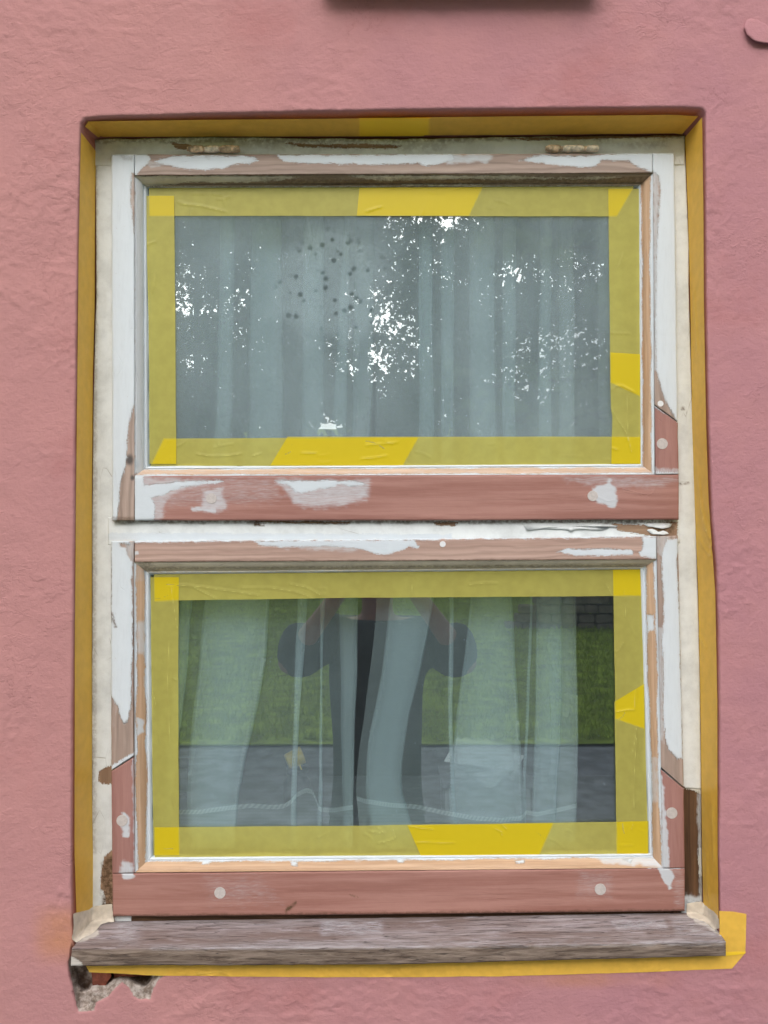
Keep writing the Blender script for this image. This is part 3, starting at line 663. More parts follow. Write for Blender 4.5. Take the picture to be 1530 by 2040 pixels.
PROF = [(0, .0), (.06, .0025), (.14, .0028), (.20, .0040), (.30, .0055), (.45, .0085), (.60, .0120), (.66, .0152), (.70, .0160), (.74, .0148), (.82, .0155), (.90, .0182), (1.0, .0225)]
def bead(name, oa, ob, ia, ib, mat, parent, layers, seed, whites=((0, .22), (.68, 1.01)), jag=.05, wn=.10):
    """one side of the moulded rebate, from the sash face (oa-ob) in to the glass (ia-ib), mitred"""
    oa, ob, ia, ib = [np.array(q, float) for q in (oa, ob, ia, ib)]
    n = int(np.linalg.norm(ob - oa) / 3); s = np.linspace(0, 1, n)[:, None]
    rows_ = []; px_ = []; uv = []; tv = []
    Wd = np.linalg.norm((oa + ob - ia - ib) / 2)
    prof = []
    for k in range(len(PROF) - 1):
        (t0, d0), (t1, d1) = PROF[k], PROF[k + 1]; prof += [(t0, d0), ((t0 + t1) / 2, (d0 + d1) / 2)]
    prof.append(PROF[-1])
    for t, d in prof:
        e0 = oa + (ia - oa) * t; e1 = ob + (ib - ob) * t; q = e0 + (e1 - e0) * s
        if t > .9: q = q + ((ia + ib - oa - ob) / 2 / Wd)[None] * ((t - .9) / .1 * (fbm(s[:, 0] * n / 16, s[:, 0] * 0, seed + 70, 5) * 9 + 1) * np.minimum(1, np.minimum(s[:, 0], 1 - s[:, 0]) * 18))[:, None]
        px_.append(q); rows_.append(Y_SASH + .0004 + d + fbm(s[:, 0] * n / 9, s[:, 0] * 0 + t * 3, seed, 3) * .0008)
        uv.append(np.stack([s[:, 0] * n * 3 * .00075, np.full(n, t * Wd * .00075 * 1.6), np.zeros(n)], 1)); tv.append(np.full(n, t))
    px_ = np.concatenate(px_); tv = np.concatenate(tv)
    at = {kk: np.full(len(px_), vv) for kk, vv in DEF.items()}
    sn = np.tile(s[:, 0] * n * 3, len(prof))
    wv = np.full(len(px_), -60.)
    off = fbm(sn / 60, tv * 0 + 1, seed + 9, 4) * 2
    for a, b2 in whites:
        wv = np.maximum(wv, np.minimum(tv - a, b2 - tv) * Wd * 1.2 + off * Wd * wn)
    at['white'] = wv
    if layers:
        for kk, vv in layers(px_).items():
            at[kk] = np.maximum(at[kk], vv) if kk == 'white' else vv
    Vv = unproj(px_, np.concatenate(rows_))
    R = len(prof); bk = Vv.reshape(R, n, 3)[0].copy(); bk[:, 1] = .0745
    Vv = np.concatenate([Vv, bk, Vv.reshape(R, n, 3)[-1] + np.array([0, .0025, 0])])
    for kk in at: at[kk] = np.r_[at[kk], np.full(2 * n, DEF[kk])]
    uv = np.concatenate(uv); uv = np.concatenate([uv, uv[:2 * n]])
    fc = grid_faces(R, n) + [[R * n + j, R * n + j + 1, j + 1, j] for j in range(n - 1)] + [[(R - 1) * n + j, (R - 1) * n + j + 1, (R + 1) * n + j + 1, (R + 1) * n + j] for j in range(n - 1)]
    return mesh_obj(name, Vv, fc, mat, parent, attrs=at, uv=uv)

def pane(name, quad, parent, mat):
    q = [P(x, y, Y_GLASS) for x, y in quad]
    V = q + [v + Vector((0, .004, 0)) for v in q]
    return mesh_obj(name, np.array(V), [(0, 1, 2, 3), (7, 6, 5, 4), (0, 4, 5, 1), (1, 5, 6, 2), (2, 6, 7, 3), (3, 7, 4, 0)], mat, parent, smooth=False, fix=True)

TH = .0090
# ---- upper sash
us = thing('window_sash', 'upper window sash, mostly white primer with two round plugs in its reddish bottom rail', 'window')
timber('stile', [(222, 308), (223, 700), (224, 1037)], [(268, 308), (268, 700), (268, 1037)], Y_SASH, TH, M_pine, us, horizontal=False, seed=1, step=2.5,
       layers=LY(white_all=[[(262, 345), (272, 345), (272, 480), (268, 465), (260, 400)], [(266, 810), (272, 800), (272, 1040), (232, 1040), (236, 1010), (240, 960), (250, 930), (252, 916), (254, 870), (258, 840)]],
                 old=[[(222, 900), (244, 900), (238, 960), (232, 1040), (222, 1040)]], knot=[(258, 916, 12), (264, 952, 6)], smear=[([(250, 330), (268, 330), (268, 470), (262, 470)], 6, .35)],
                 dirt_shade=[([(240, 309), (264, 309), (262, 318), (248, 318)], 5, .35), ([(222, 1030), (268, 1030), (268, 1040), (222, 1040)], 3, .6)]))
timber('top_rail', [(268.6, 308), (1299.6, 306)], [(268.6, 350), (1299.6, 345)], Y_SASH + .0002, TH, M_pine, us, seed=2, step=2.5,
       layers=LY(white=[[(262, 306), (293, 306), (302, 315), (294, 328), (280, 338), (270, 352), (262, 352)],
                        [(308, 322), (340, 311), (420, 310), (480, 311), (508, 313), (514, 320), (500, 325), (470, 327), (448, 335), (400, 339), (360, 335), (330, 329)],
                        [(548, 308), (640, 309), (830, 307), (900, 306), (905, 318), (880, 326), (846, 330), (835, 325), (760, 328), (640, 327), (565, 322)],
                        [(1035, 320), (1060, 312), (1085, 308), (1140, 312), (1230, 306), (1305, 304), (1305, 350), (1296, 342), (1262, 328), (1255, 320), (1200, 319), (1188, 330), (1170, 334), (1130, 331), (1090, 327)]],
                 smear=[([(290, 320), (330, 322), (340, 330), (300, 334)], 6, .5), ([(900, 308), (980, 310), (970, 322), (890, 328)], 8, .7), ([(1255, 318), (1300, 318), (1300, 345), (1290, 342)], 5, .5)],
                 dirt_shade=[([(268, 349), (1300, 345), (1300, 349), (268, 353)], 1.5, .9)]))
timber('stile', [(1300, 306), (1302, 500), (1304, 806)], [(1343, 306), (1347, 560), (1350, 839)], Y_SASH, TH, M_pine, us, horizontal=False, seed=4, step=2.5,
       layers=LY(white_all=[[(1298, 340), (1312, 350), (1316, 380), (1312, 430), (1308, 500), (1306, 640), (1308, 740), (1316, 770), (1326, 800), (1342, 826), (1346, 838), (1330, 838), (1298, 812)]],
                 white=[[(1304, 795), (1318, 796), (1324, 806), (1330, 820), (1316, 816), (1304, 808)]], smear=[([(1300, 340), (1312, 340), (1310, 740), (1300, 740)], 5, .55)]))
timber('splice', [(1304, 809), (1306, 945)], [(1350, 842), (1352, 944)], Y_SASH - .0003, TH, M_redp, us, horizontal=False, seed=6, step=2.5,
       layers=LY(white=[[(1300, 802), (1354, 840), (1354, 844), (1300, 808)], [(1300, 941), (1354, 941), (1354, 952), (1300, 950)]], smear=[([(1303, 930), (1354, 935), (1354, 950), (1303, 950)], 6, .5)]))['label'] = 'pinkish repair piece let into the right stile'
timber('bottom_rail', [(268.6, 948), (800, 946.5), (1352, 945)], [(268.6, 1037), (800, 1037), (1352, 1035)], Y_SASH - .0004, TH, M_red, us, seed=7, step=2.5, r=3,
       layers=LY(white=[[(260, 940), (286, 946), (286, 966), (320, 964), (360, 959), (430, 957), (445, 959), (430, 963), (380, 967), (350, 974), (330, 984), (302, 992), (308, 1010), (306, 1040), (260, 1040)],
                        [(545, 958), (660, 957), (720, 959), (728, 966), (700, 969), (680, 965), (660, 970), (630, 976), (600, 982), (585, 978), (575, 966)]],
                 smear=[([(262, 946), (262, 1038), (320, 1038), (330, 1000), (360, 980), (440, 960)], 12, .55), ([(400, 975), (445, 970), (450, 1015), (405, 1020)], 14, .6), ([(545, 955), (735, 957), (735, 990), (690, 1006), (620, 1012), (585, 1000)], 16, .58),
                        ([(1180, 975), (1215, 958), (1228, 985), (1225, 1010), (1190, 1000)], 10, .95), ([(1120, 950), (1352, 950), (1352, 960), (1300, 975), (1130, 962)], 12, .40), ([(380, 1010), (430, 1012), (430, 1020), (385, 1020)], 5, .7),
                        ([(330, 950), (560, 950), (560, 1000), (330, 1010)], 20, .34)]))
for x, y, r in ((421, 993, 10.5), (1181, 988, 10.5)): plug(x, y, r, us, Y_SASH - .0006)
plug(1319.5, 884, 11, us, Y_SASH - .0006); plug(1316, 804, 6, us, Y_SASH - .0002, M_white)
UO = [(268, 350), (1301, 345), (1304, 945), (268, 948)]; UI = [(295, 376), (1269, 374), (1272, 922), (298, 928)]
bead('glazing_bead', UO[0], UO[1], UI[0], UI[1], M_beadtop, us, LY(old=[[(268, 350), (560, 350), (600, 352), (560, 360), (440, 364), (380, 362), (340, 368), (290, 372)], [(690, 350), (1000, 350), (1100, 353), (1240, 352), (1200, 357), (900, 357), (760, 360)], [(800, 367), (960, 367), (960, 370), (800, 370)]],
     dirt_shade=[([(520, 356), (1300, 352), (1290, 366), (700, 368), (540, 366)], 5, .55)]), 1, whites=((.86, 1.2),), wn=.05)
bead('glazing_bead', UO[1], UO[2], UI[1], UI[2], M_bead, us, None, 2, whites=((-.1, .22), (.70, 1.2)), wn=.12)
bead('glazing_bead', UO[3], UO[2], UI[3], UI[2], M_bead, us, LY(smear=[([(268, 925), (1300, 920), (1300, 948), (268, 948)], 10, .35)]), 3, whites=((-.1, .12), (.60, 1.2)), wn=.12)
bead('glazing_bead', UO[0], UO[3], UI[0], UI[3], M_pine, us, LY(smear=[([(266, 350), (298, 350), (298, 940), (266, 940)], 6, .78)], knot=[(272, 925, 9)]), 4, whites=((.55, 1.2),), wn=.2)
pane('glass_pane', [(285, 366), (1279, 364), (1282, 932), (288, 938)], us, M_glass_dusty)

# ---- lower sash
ls = thing('window_sash', 'lower window sash with plugs in both stiles and a long clean reddish bottom rail', 'window')
timber('stile', [(221, 1078), (221, 1300), (222, 1534)], [(267.4, 1078), (266, 1300), (266, 1506)], Y_SASH, TH, M_pine, ls, horizontal=False, seed=21, step=2.5,
       layers=LY(white=[[(219, 1070), (258, 1070), (258, 1084), (238, 1082), (240, 1090), (250, 1092), (256, 1110), (264, 1120), (262, 1160), (264, 1200), (264, 1300), (262, 1380), (260, 1412), (254, 1436), (249, 1445), (240, 1432), (236, 1410), (228, 1400), (222, 1390), (219, 1380)], [(219, 1528), (268, 1498), (268, 1504), (219, 1538)]],
                 smear=[([(250, 1078), (268, 1078), (268, 1130), (250, 1130)], 4, .45), ([(221, 1380), (235, 1390), (230, 1450), (221, 1450)], 6, .25)],
                 dirt_shade=[([(221, 1220), (224, 1220), (230, 1240), (234, 1250), (228, 1250), (222, 1230)], 1.5, .8), ([(219, 1090), (222, 1090), (222, 1240), (219, 1240)], 1.5, .7)]))
timber('splice', [(222, 1537), (224, 1740)], [(266, 1509), (269, 1739)], Y_SASH - .0003, TH, M_redp, ls, horizontal=False, seed=22, step=2.5,
       layers=LY(smear=[([(246, 1620), (258, 1630), (257, 1665), (246, 1665), (242, 1645)], 6, .85), ([(243, 1715), (268, 1725), (268, 1742), (238, 1742)], 9, .75), ([(262, 1510), (268, 1510), (270, 1740), (266, 1740)], 3, .5)]))['label'] = 'pinkish repair piece at the foot of the left stile'
timber('top_rail', [(268.4, 1078), (700, 1075), (1307.6, 1068)], [(268.4, 1120), (700, 1118), (1307.6, 1115)], Y_SASH + .0002, TH, M_pink, ls, seed=24, step=2.5,
       layers=LY(white=[[(262, 1066), (1312, 1058), (1312, 1069.5), (800, 1076), (500, 1078), (262, 1081)],
                        [(505, 1078), (700, 1076), (825, 1076), (836, 1090), (832, 1094), (815, 1089), (800, 1096), (770, 1105), (745, 1103), (720, 1093), (660, 1088), (560, 1090), (515, 1086)],
                        [(1108, 1100), (1130, 1093), (1170, 1095), (1200, 1092), (1262, 1096), (1260, 1105), (1220, 1107), (1150, 1107)],
                        [(1280, 1070), (1312, 1070), (1312, 1116), (1296, 1112), (1276, 1108), (1274, 1100), (1280, 1094)]],
                 smear=[([(500, 1078), (780, 1078), (770, 1100), (560, 1092)], 8, .5), ([(268, 1098), (274, 1098), (276, 1104), (268, 1104)], 3, .8)],
                 dirt_shade=[([(268, 1119), (1308, 1114), (1308, 1118), (268, 1123)], 1.5, .6)]))
timber('stile', [(1308, 1068), (1312, 1300), (1316, 1528)], [(1350, 1067), (1356, 1300), (1362, 1568)], Y_SASH, TH, M_pine, ls, horizontal=False, seed=25, step=2.5,
       layers=LY(white=[[(1330, 1076), (1350, 1074), (1352, 1100), (1348, 1120), (1353, 1200), (1357, 1330), (1359, 1450), (1360, 1510), (1350, 1512), (1342, 1504), (1330, 1490), (1324, 1470), (1321, 1400), (1322, 1320), (1318, 1280), (1320, 1255), (1323, 1240), (1322, 1190), (1318, 1130), (1320, 1095)]],
                 smear=[([(1308, 1070), (1332, 1070), (1320, 1110), (1308, 1100)], 5, .45), ([(1308, 1250), (1322, 1250), (1322, 1480), (1312, 1480)], 5, .5)]))
timber('splice', [(1316, 1531.5), (1320, 1729)], [(1362, 1571.5), (1364, 1729)], Y_SASH - .0003, TH, M_redp, ls, horizontal=False, seed=26, step=2.5,
       layers=LY(smear=[([(1317, 1545), (1322, 1580), (1328, 1640), (1334, 1730), (1318, 1730)], 5, .8)], white=[[(1312, 1524), (1366, 1570), (1366, 1573), (1312, 1530)]]))['label'] = 'pinkish repair piece at the foot of the right stile'
timber('bottom_rail', [(224, 1740), (750, 1735), (1364, 1729)], [(225, 1826), (750, 1822), (1364, 1815)], Y_SASH - .0004, TH, M_red, ls, seed=27, step=2.5, r=3,
       layers=LY(smear=[([(242, 1738), (268, 1738), (262, 1750), (246, 1750)], 6, .85), ([(1312, 1728), (1332, 1728), (1342, 1748), (1334, 1770), (1322, 1756)], 5, .95), ([(400, 1745), (520, 1745), (560, 1800), (420, 1800)], 50, .30), ([(1150, 1735), (1220, 1735), (1220, 1790), (1150, 1790)], 28, .30), ([(1340, 1732), (1364, 1732), (1364, 1810), (1345, 1810)], 14, .30)],
                 white=[[(1290, 1727.5), (1366, 1727.5), (1366, 1730), (1290, 1730)]],
                 dirt_shade=[([(566, 1816), (572, 1808), (590, 1796), (590, 1800), (578, 1812), (568, 1820)], 2, 1.0), ([(225, 1822), (1364, 1811), (1364, 1818), (225, 1829)], 2, .5), ([(698, 1781), (713, 1787), (711, 1790), (696, 1783)], 1.5, .7)]))
for x, y, r in ((438, 1779, 11), (1196, 1772, 11), (243, 1635, 11), (1338.5, 1620, 11)): plug(x, y, r, ls, Y_SASH - .0006)
plug(882, 1084, 6, ls, Y_SASH - .0002, M_white)
LO = [(267, 1120), (1308, 1115), (1321, 1729), (269, 1738)]; LI = [(301, 1146), (1272, 1136), (1290, 1696), (306, 1704)]
bead('glazing_bead', LO[0], LO[1], LI[0], LI[1], M_beadtop, ls, LY(old=[[(267, 1118), (1310, 1112), (1290, 1138), (290, 1148)]], dirt_shade=[([(270, 1120), (300, 1118), (320, 1140), (290, 1142)], 6, .5), ([(300, 1130), (1290, 1124), (1290, 1128), (300, 1134)], 2, .5)]), 11, whites=((.80, 1.2),), wn=.05)
bead('glazing_bead', LO[1], LO[2], LI[1], LI[2], M_bead, ls, LY(white=[[(1288, 1225), (1302, 1225), (1302, 1255), (1290, 1258)]], smear=[([(1290, 1510), (1312, 1510), (1312, 1600), (1292, 1600)], 10, .5)]), 12, whites=((-.1, .14), (.62, 1.2)), wn=.12)
bead('glazing_bead', LO[3], LO[2], LI[3], LI[2], M_bead, ls, LY(white=[[(405, 1712), (422, 1712), (418, 1722), (402, 1722)], [(580, 1716), (592, 1716), (592, 1724), (580, 1724)], [(790, 1710), (806, 1710), (806, 1718), (792, 1720)], [(1025, 1714), (1045, 1713), (1045, 1720), (1028, 1720)], [(1240, 1712), (1260, 1710), (1256, 1718)]],
     smear=[([(1180, 1700), (1320, 1700), (1320, 1730), (1200, 1716)], 10, .7), ([(500, 1708), (800, 1706), (800, 1714), (500, 1716)], 6, .45)]), 13, whites=((.62, 1.2),), wn=.12)
bead('glazing_bead', LO[0], LO[3], LI[0], LI[3], M_bead, ls, LY(smear=[([(267, 1120), (300, 1140), (300, 1160), (267, 1160)], 10, .35), ([(272, 1240), (290, 1240), (290, 1300), (272, 1300)], 12, .6), ([(274, 1430), (286, 1436), (286, 1458), (274, 1464)], 5, .85)]), 14, whites=((-.1, .12), (.62, 1.2)), wn=.16)
pane('glass_pane', [(291, 1136), (1282, 1126), (1300, 1706), (296, 1714)], ls, M_glass)

# ------------------------------------------------------------------ sill
def make_sill():
    Yf, Yb = -.020, .0585
    sill = thing('window_sill', 'weathered grey wooden sill with cream filler at both ends', 'sill')
    xs = np.linspace(0, 1, 420); n = len(xs); rows_ = []; uv = []; fr = []; wh = []; sm = []
    def edge(l, m_, r_): return np.stack([l[0] + (r_[0] - l[0]) * xs, np.interp(xs, [0, .5, 1], [l[1], m_[1], r_[1]])], 1)
    back = edge((186, 1836), (790, 1828), (1404, 1818)); ftop = edge((143, 1890), (790, 1887), (1446, 1876)); fbot = edge((141, 1924), (790, 1921), (1446, 1904))
    sec = [(0, Yb)] + [(t, 0) for t in np.linspace(.0, 1, 16)]
    px_ = []; Yv = []
    for t in np.linspace(0, 1, 18):
        q = back + (ftop - back) * t; y = Yb + (Yf - Yb) * t
        px_.append(q); Yv.append(y - fbm(xs * 60, xs * 0 + t * 3, 4, 4) * .0012 * np.ones(n)); uv.append(np.stack([xs, np.full(n, t * .10), 0 * xs], 1)); fr.append(np.zeros(n))
    for t in np.linspace(0.06, 1, 12):
        q = ftop + (fbot - ftop) * t + np.stack([0 * xs, (fbm(xs * 45, xs * 0, 15, 4) * 2.2) * (t > .9)], 1)
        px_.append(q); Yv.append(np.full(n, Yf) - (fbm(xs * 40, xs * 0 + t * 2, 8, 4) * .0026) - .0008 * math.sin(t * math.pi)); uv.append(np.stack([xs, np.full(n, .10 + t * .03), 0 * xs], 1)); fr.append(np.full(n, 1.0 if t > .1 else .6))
    Vv = [unproj(q, y) for q, y in zip(px_, Yv)]
    last = Vv[-1].copy(); last[:, 1] = Yb; Vv.append(last)
    top0 = Vv[0].copy(); px_.append(px_[-1]); uv.append(uv[-1]); fr.append(fr[-1])
    px_ = np.concatenate(px_)
    wq = sdmax(px_, [[(135, 1846), (165, 1838), (200, 1835), (195, 1850), (200, 1864), (175, 1872), (158, 1876), (140, 1876)], [(139, 1905), (160, 1915), (168, 1926), (139, 1930)]])
    wq = np.maximum(wq, sdmax(px_, [[(1380, 1822), (1430, 1822), (1438, 1866), (1425, 1860), (1405, 1845), (1385, 1838)]]) )
    smv = np.maximum(sstep(-30, 20, sdpoly(px_, [(240, 1846), (265, 1846), (265, 1866), (242, 1866)])) * .9, np.maximum(sstep(-8, 4, sdpoly(px_, [(640, 1838), (760, 1836), (760, 1858), (640, 1862)])) * .8,
          sstep(-8, 4, sdpoly(px_, [(1220, 1836), (1320, 1834), (1330, 1850), (1230, 1850)])) * .95))
    smv = np.maximum(smv, sstep(-12, 5, sdpoly(px_, [(1340, 1830), (1440, 1822), (1440, 1868), (1350, 1860)])) * .6)
    smv = np.maximum(smv, sstep(-4, 3, sdpoly(px_, [(300, 1880), (1440, 1870), (1440, 1884), (300, 1893)])) * .35)
    R = len(Vv); fc = grid_faces(R, n); fc.append([i * n for i in range(R)]); fc.append([i * n + n - 1 for i in range(R)][::-1])
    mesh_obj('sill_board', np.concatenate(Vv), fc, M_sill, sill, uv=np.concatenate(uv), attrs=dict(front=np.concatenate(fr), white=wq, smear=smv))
    # filler worked into both back corners
    def blob(pts, Y0, hgt, seed):
        q = resample(list(pts) + [pts[0]], 49)[:-1]; k = np.arange(48.); q = q + np.stack([fbm(k / 3, k * 0, seed), fbm(k / 3, k * 0, seed + 2)], 1) * 6
        c = q.mean(0); rows = []
        for r, hh in ((1, -.5), (.9, .3), (.7, .6), (.4, 1), (0.02, 1.05)):
            z = c + (q - c) * r; rows.append(unproj(z, Y0(z) - hgt * hh + fbm(z[:, 0] / 9, z[:, 1] / 9, seed, 3) * .004))
        return mesh_obj('filler', np.concatenate(rows), grid_faces(5, 48, wrap=True), M_caulk, sill)
    yf = lambda z: .0585 - .0785 * np.clip((z[:, 1] - (1834 if z[:, 0].mean() < 700 else 1819)) / 56, 0, 1)
    yl = lambda z: np.minimum(yf(z), .002 + (z[:, 0] - 147) / 37 * .056) if z[:, 0].mean() < 700 else np.minimum(yf(z), .002 + (1432 - z[:, 0]) / 30 * .056)
    blob([(146, 1850), (147, 1820), (170, 1812), (190, 1804), (223, 1800), (225, 1826), (228, 1836), (200, 1842), (192, 1854), (178, 1864), (150, 1878), (141, 1868)], lambda z: yl(z) - .0006, .0018, 3)
    blob([(1368, 1800), (1398, 1796), (1431, 1826), (1433, 1850), (1424, 1852), (1404, 1838), (1368, 1826)], lambda z: yl(z) - .0006, .0018, 7)
    return sill
make_sill()

# ------------------------------------------------------------------ masking tape
LAID = {}
def tape(label, poly_a, poly_b, Y, mat, creases=(), step=2.6, n_across=None, horizontal=True, group=None, yfun=None, seed=0, wav=.6):
    """strip lofted between two long edges in photo pixels; Y is a plane or yfun(px) gives the surface it sticks to"""
    A = np.asarray(poly_a, float); B = np.asarray(poly_b, float)
    La = max(np.linalg.norm(np.diff(A, axis=0), axis=1).sum(), np.linalg.norm(np.diff(B, axis=0), axis=1).sum()); n = max(6, int(La / step)); A = resample(A, n); B = resample(B, n)
    wd = np.linalg.norm(B - A, axis=1).mean(); m = max(4, int(wd / step)) + 1
    k = np.arange(n) * step
    nrm = (B - A) / np.linalg.norm(B - A, axis=1)[:, None]
    A = A + nrm * (fbm(k / 60, k * 0, seed + 1, 3) * wav * 2)[:, None]; B = B + nrm * (fbm(k / 60, k * 0, seed + 2, 3) * wav * 2)[:, None]
    p = np.concatenate([A + (B - A) * t for t in np.linspace(0, 1, m)])
    cr = np.zeros(len(p))
    for c in creases: cr = np.maximum(cr, np.clip(1 - sdline(p, c) / 2.6, 0, 1))
    rc = random.Random(seed * 7 + 1)
    for _ in range(int(La / 90)):
        i = rc.randrange(n); t0 = rc.uniform(.1, .9); x0, y0_ = A[i] + (B[i] - A[i]) * t0; an = rc.choice((0, 1.57)) * (rc.random() < .25) + (0 if horizontal else 1.57) + rc.uniform(-.35, .35); L = rc.uniform(10, 42); bd = rc.uniform(-.4, .4)
        c = [(x0 + math.cos(an + bd * u) * L * u, y0_ + math.sin(an + bd * u) * L * u) for u in (0, .33, .66, 1)]
        cr = np.maximum(cr, np.clip(1 - sdline(p, c) / 2.3, 0, 1) * rc.uniform(.35, .8))
    dbl = np.zeros(len(p))
    for q in LAID.get(group, []): dbl = np.maximum(dbl, sstep(-1.3, 1.3, sdpoly(p, q)))
    LAID.setdefault(group, []).append(np.concatenate([A[::8], A[-1:], B[::-8], B[:1]]))
    base = yfun(p) if yfun is not None else np.full(len(p), Y)
    Yv = base - cr * .0011 - np.abs(fbm(p[:, 0] / 30, p[:, 1] / 30, seed + 30, 2)) * .0004
    o = mesh_obj('masking_tape', unproj(p, Yv), grid_faces(m, n), mat, attrs={'crease': cr, 'double': dbl})
    return tag(o, label, 'tape', group)
G1 = 'strips of tape masking the upper pane'; G2 = 'strips of tape masking the lower pane'; G3 = 'tape masking the reveal and wall around the window'
y1, y2, y3, y4 = Y_GLASS - .0008, Y_GLASS - .0014, Y_GLASS - .0020, Y_GLASS - .0026
# upper pane: (long edge, long edge)
tape('left piece of tape along the top of the upper pane', [(297, 374), (962, 372)], [(297, 430), (934, 430)], y1, M_tape, [[(360, 406), (400, 410), (450, 422)], [(380, 430), (382, 416)]], group=G1, seed=1)
tape('right piece of tape along the top of the upper pane, torn at its right end', [(716, 374), (722, 374), (1264, 370)], [(711, 430), (1229, 431)], y2, M_tape, [[(730, 421), (745, 416), (760, 412)]], group=G1, seed=2)
tape('left piece of tape along the bottom of the upper pane', [(326, 874), (834, 871)], [(300, 928), (802, 928)], y1 - .0002, M_tape, [[(392, 904), (420, 909), (460, 907), (480, 904)], [(436, 888), (434, 880)], [(505, 908), (520, 903)]], group=G1, seed=6)
tape('right piece of tape along the bottom of the upper pane', [(573, 870), (900, 870), (1278, 870)], [(538, 928), (1278, 928)], y2, M_tape, [[(730, 887), (760, 884), (792, 881)], [(600, 902), (630, 903)], [(720, 914), (745, 912), (770, 908)]], group=G1, seed=7)
tape('tape down the left side of the upper pane', [(290, 390), (296, 640), (298, 924)], [(347, 390), (349, 640), (351, 924)], y3, M_tape, [], horizontal=False, group=G1, seed=3)
tape('upper piece of tape down the right side of the upper pane', [(1212, 376), (1214, 560), (1216, 762)], [(1276, 376), (1278, 560), (1276, 790)], y3, M_tape, [], horizontal=False, group=G1, seed=4)
tape('creased lower piece of tape down the right side of the upper pane', [(1215, 702), (1217, 812), (1220, 830), (1218, 924)], [(1278, 706), (1280, 812), (1279, 924)], y4, M_tape, [[(1217, 812), (1232, 838), (1248, 862), (1252, 880)], [(1249, 792), (1250, 830), (1252, 870), (1258, 900)], [(1218, 778), (1228, 768), (1240, 768), (1262, 780)], [(1219, 892), (1230, 896)]], horizontal=False, group=G1, seed=5)
# lower pane
tape('wrinkled tape along the top of the lower pane', [(307, 1143), (700, 1138), (1282, 1130)], [(308, 1198), (356, 1196), (700, 1191), (1282, 1187)], y1, M_tape,
     [[(332, 1164), (400, 1169), (470, 1179), (515, 1186)], [(388, 1171), (410, 1182), (432, 1193)], [(482, 1171), (540, 1171), (590, 1179), (620, 1190), (628, 1196)], [(578, 1163), (610, 1170), (640, 1186)], [(822, 1152), (820, 1184)], [(935, 1165), (965, 1161), (990, 1161)], [(1207, 1162), (1220, 1186)]], group=G2, seed=8)
tape('wrinkled tape down the left side of the lower pane', [(300, 1150), (302, 1400), (306, 1704)], [(356, 1150), (355, 1400), (357, 1704)], y2, M_tape,
     [[(341, 1168), (345, 1200), (354, 1256)], [(337, 1280), (334, 1350), (336, 1420), (338, 1480)], [(344, 1350), (354, 1356)], [(305, 1380), (312, 1410)], [(325, 1690), (345, 1690)]], horizontal=False, group=G2, seed=9)
tape('upper piece of tape down the right side of the lower pane, crumpled at its foot', [(1221, 1134), (1224, 1300), (1226, 1432)], [(1280, 1134), (1282, 1300), (1284, 1452)], y2, M_tape,
     [[(1226, 1298), (1236, 1292), (1242, 1280)], [(1226, 1437), (1240, 1428), (1246, 1418)], [(1247, 1206), (1246, 1230)]], horizontal=False, group=G2, seed=10)
tape('lower piece of tape down the right side of the lower pane', [(1224, 1398), (1226, 1500), (1229, 1704)], [(1284, 1362), (1286, 1500), (1292, 1704)], y3, M_tape,
     [[(1228, 1418), (1250, 1414), (1264, 1414)], [(1268, 1470), (1264, 1540), (1263, 1610)], [(1260, 1502), (1268, 1450)], [(1240, 1640), (1243, 1660)], [(1266, 1372), (1264, 1410)]], horizontal=False, group=G2, seed=11)
tape('left piece of tape along the bottom of the lower pane', [(308, 1648), (700, 1645), (1103, 1639)], [(308, 1708), (700, 1706), (1074, 1704)], y3, M_tape,
     [[(752, 1648), (766, 1660)], [(782, 1648), (788, 1668), (784, 1672), (754, 1680)], [(735, 1656), (760, 1660)]], group=G2, seed=12)
tape('right piece of tape along the bottom of the lower pane', [(811, 1643), (1000, 1641), (1292, 1636)], [(838, 1704), (1292, 1702)], y4, M_tape,
     [[(802, 1682), (840, 1677), (880, 1679), (905, 1678)], [(815, 1645), (840, 1650), (862, 1652)], [(1000, 1642), (1010, 1652)], [(985, 1650), (1000, 1657), (1000, 1664)], [(1262, 1640), (1258, 1652)]], group=G2, seed=13)
# reveal: the tape follows the return of the wall, so it is lofted in depth
def reveal_tape(label, fo, bo, yf, yb, creases=(), seed=0):
    A = np.asarray(fo, float); B = np.asarray(bo, float); La = np.linalg.norm(np.diff(A, axis=0), axis=1).sum(); n = int(La / 3); A = resample(A, n); B = resample(B, n); m = 14
    p = []; Y = []
    k = np.arange(n) * 3.
    for t in np.linspace(0, 1, m):
        p.append(A + (B - A) * t); Y.append(yf + (yb - yf) * t + fbm(k / 50, k * 0 + t, seed, 3) * .0015)
    p = np.concatenate(p); Y = np.concatenate(Y); cr = np.zeros(len(p))
    for c in creases: cr = np.maximum(cr, np.clip(1 - sdline(p, c) / 2.8, 0, 1))
    inw = (ctr - p); inw = inw / np.linalg.norm(inw, axis=1)[:, None]
    o = mesh_obj('masking_tape', unproj(p + inw * (2.2 + cr[:, None] * 1.5), Y - cr * .001), grid_faces(m, n), M_tapew, attrs={'crease': cr, 'double': (sstep(714, 718, p[:, 0]) * sstep(860, 850, p[:, 0]) * (p[:, 1] < 300))}); return tag(o, label, 'tape', G3)
reveal_tape('left length of shaded tape under the top of the reveal', [(168, 250), (175, 240), (420, 236.5), (700, 234), (858, 232.5)], [(194, 272), (200, 271), (430, 270), (700, 269.5), (845, 269)], .008, .058, seed=1)
reveal_tape('right length of shaded tape under the top of the reveal', [(715, 233), (1000, 230), (1340, 227), (1392, 230)], [(722, 268), (1000, 267), (1345, 264), (1360, 266)], .0075, .0575, seed=2)
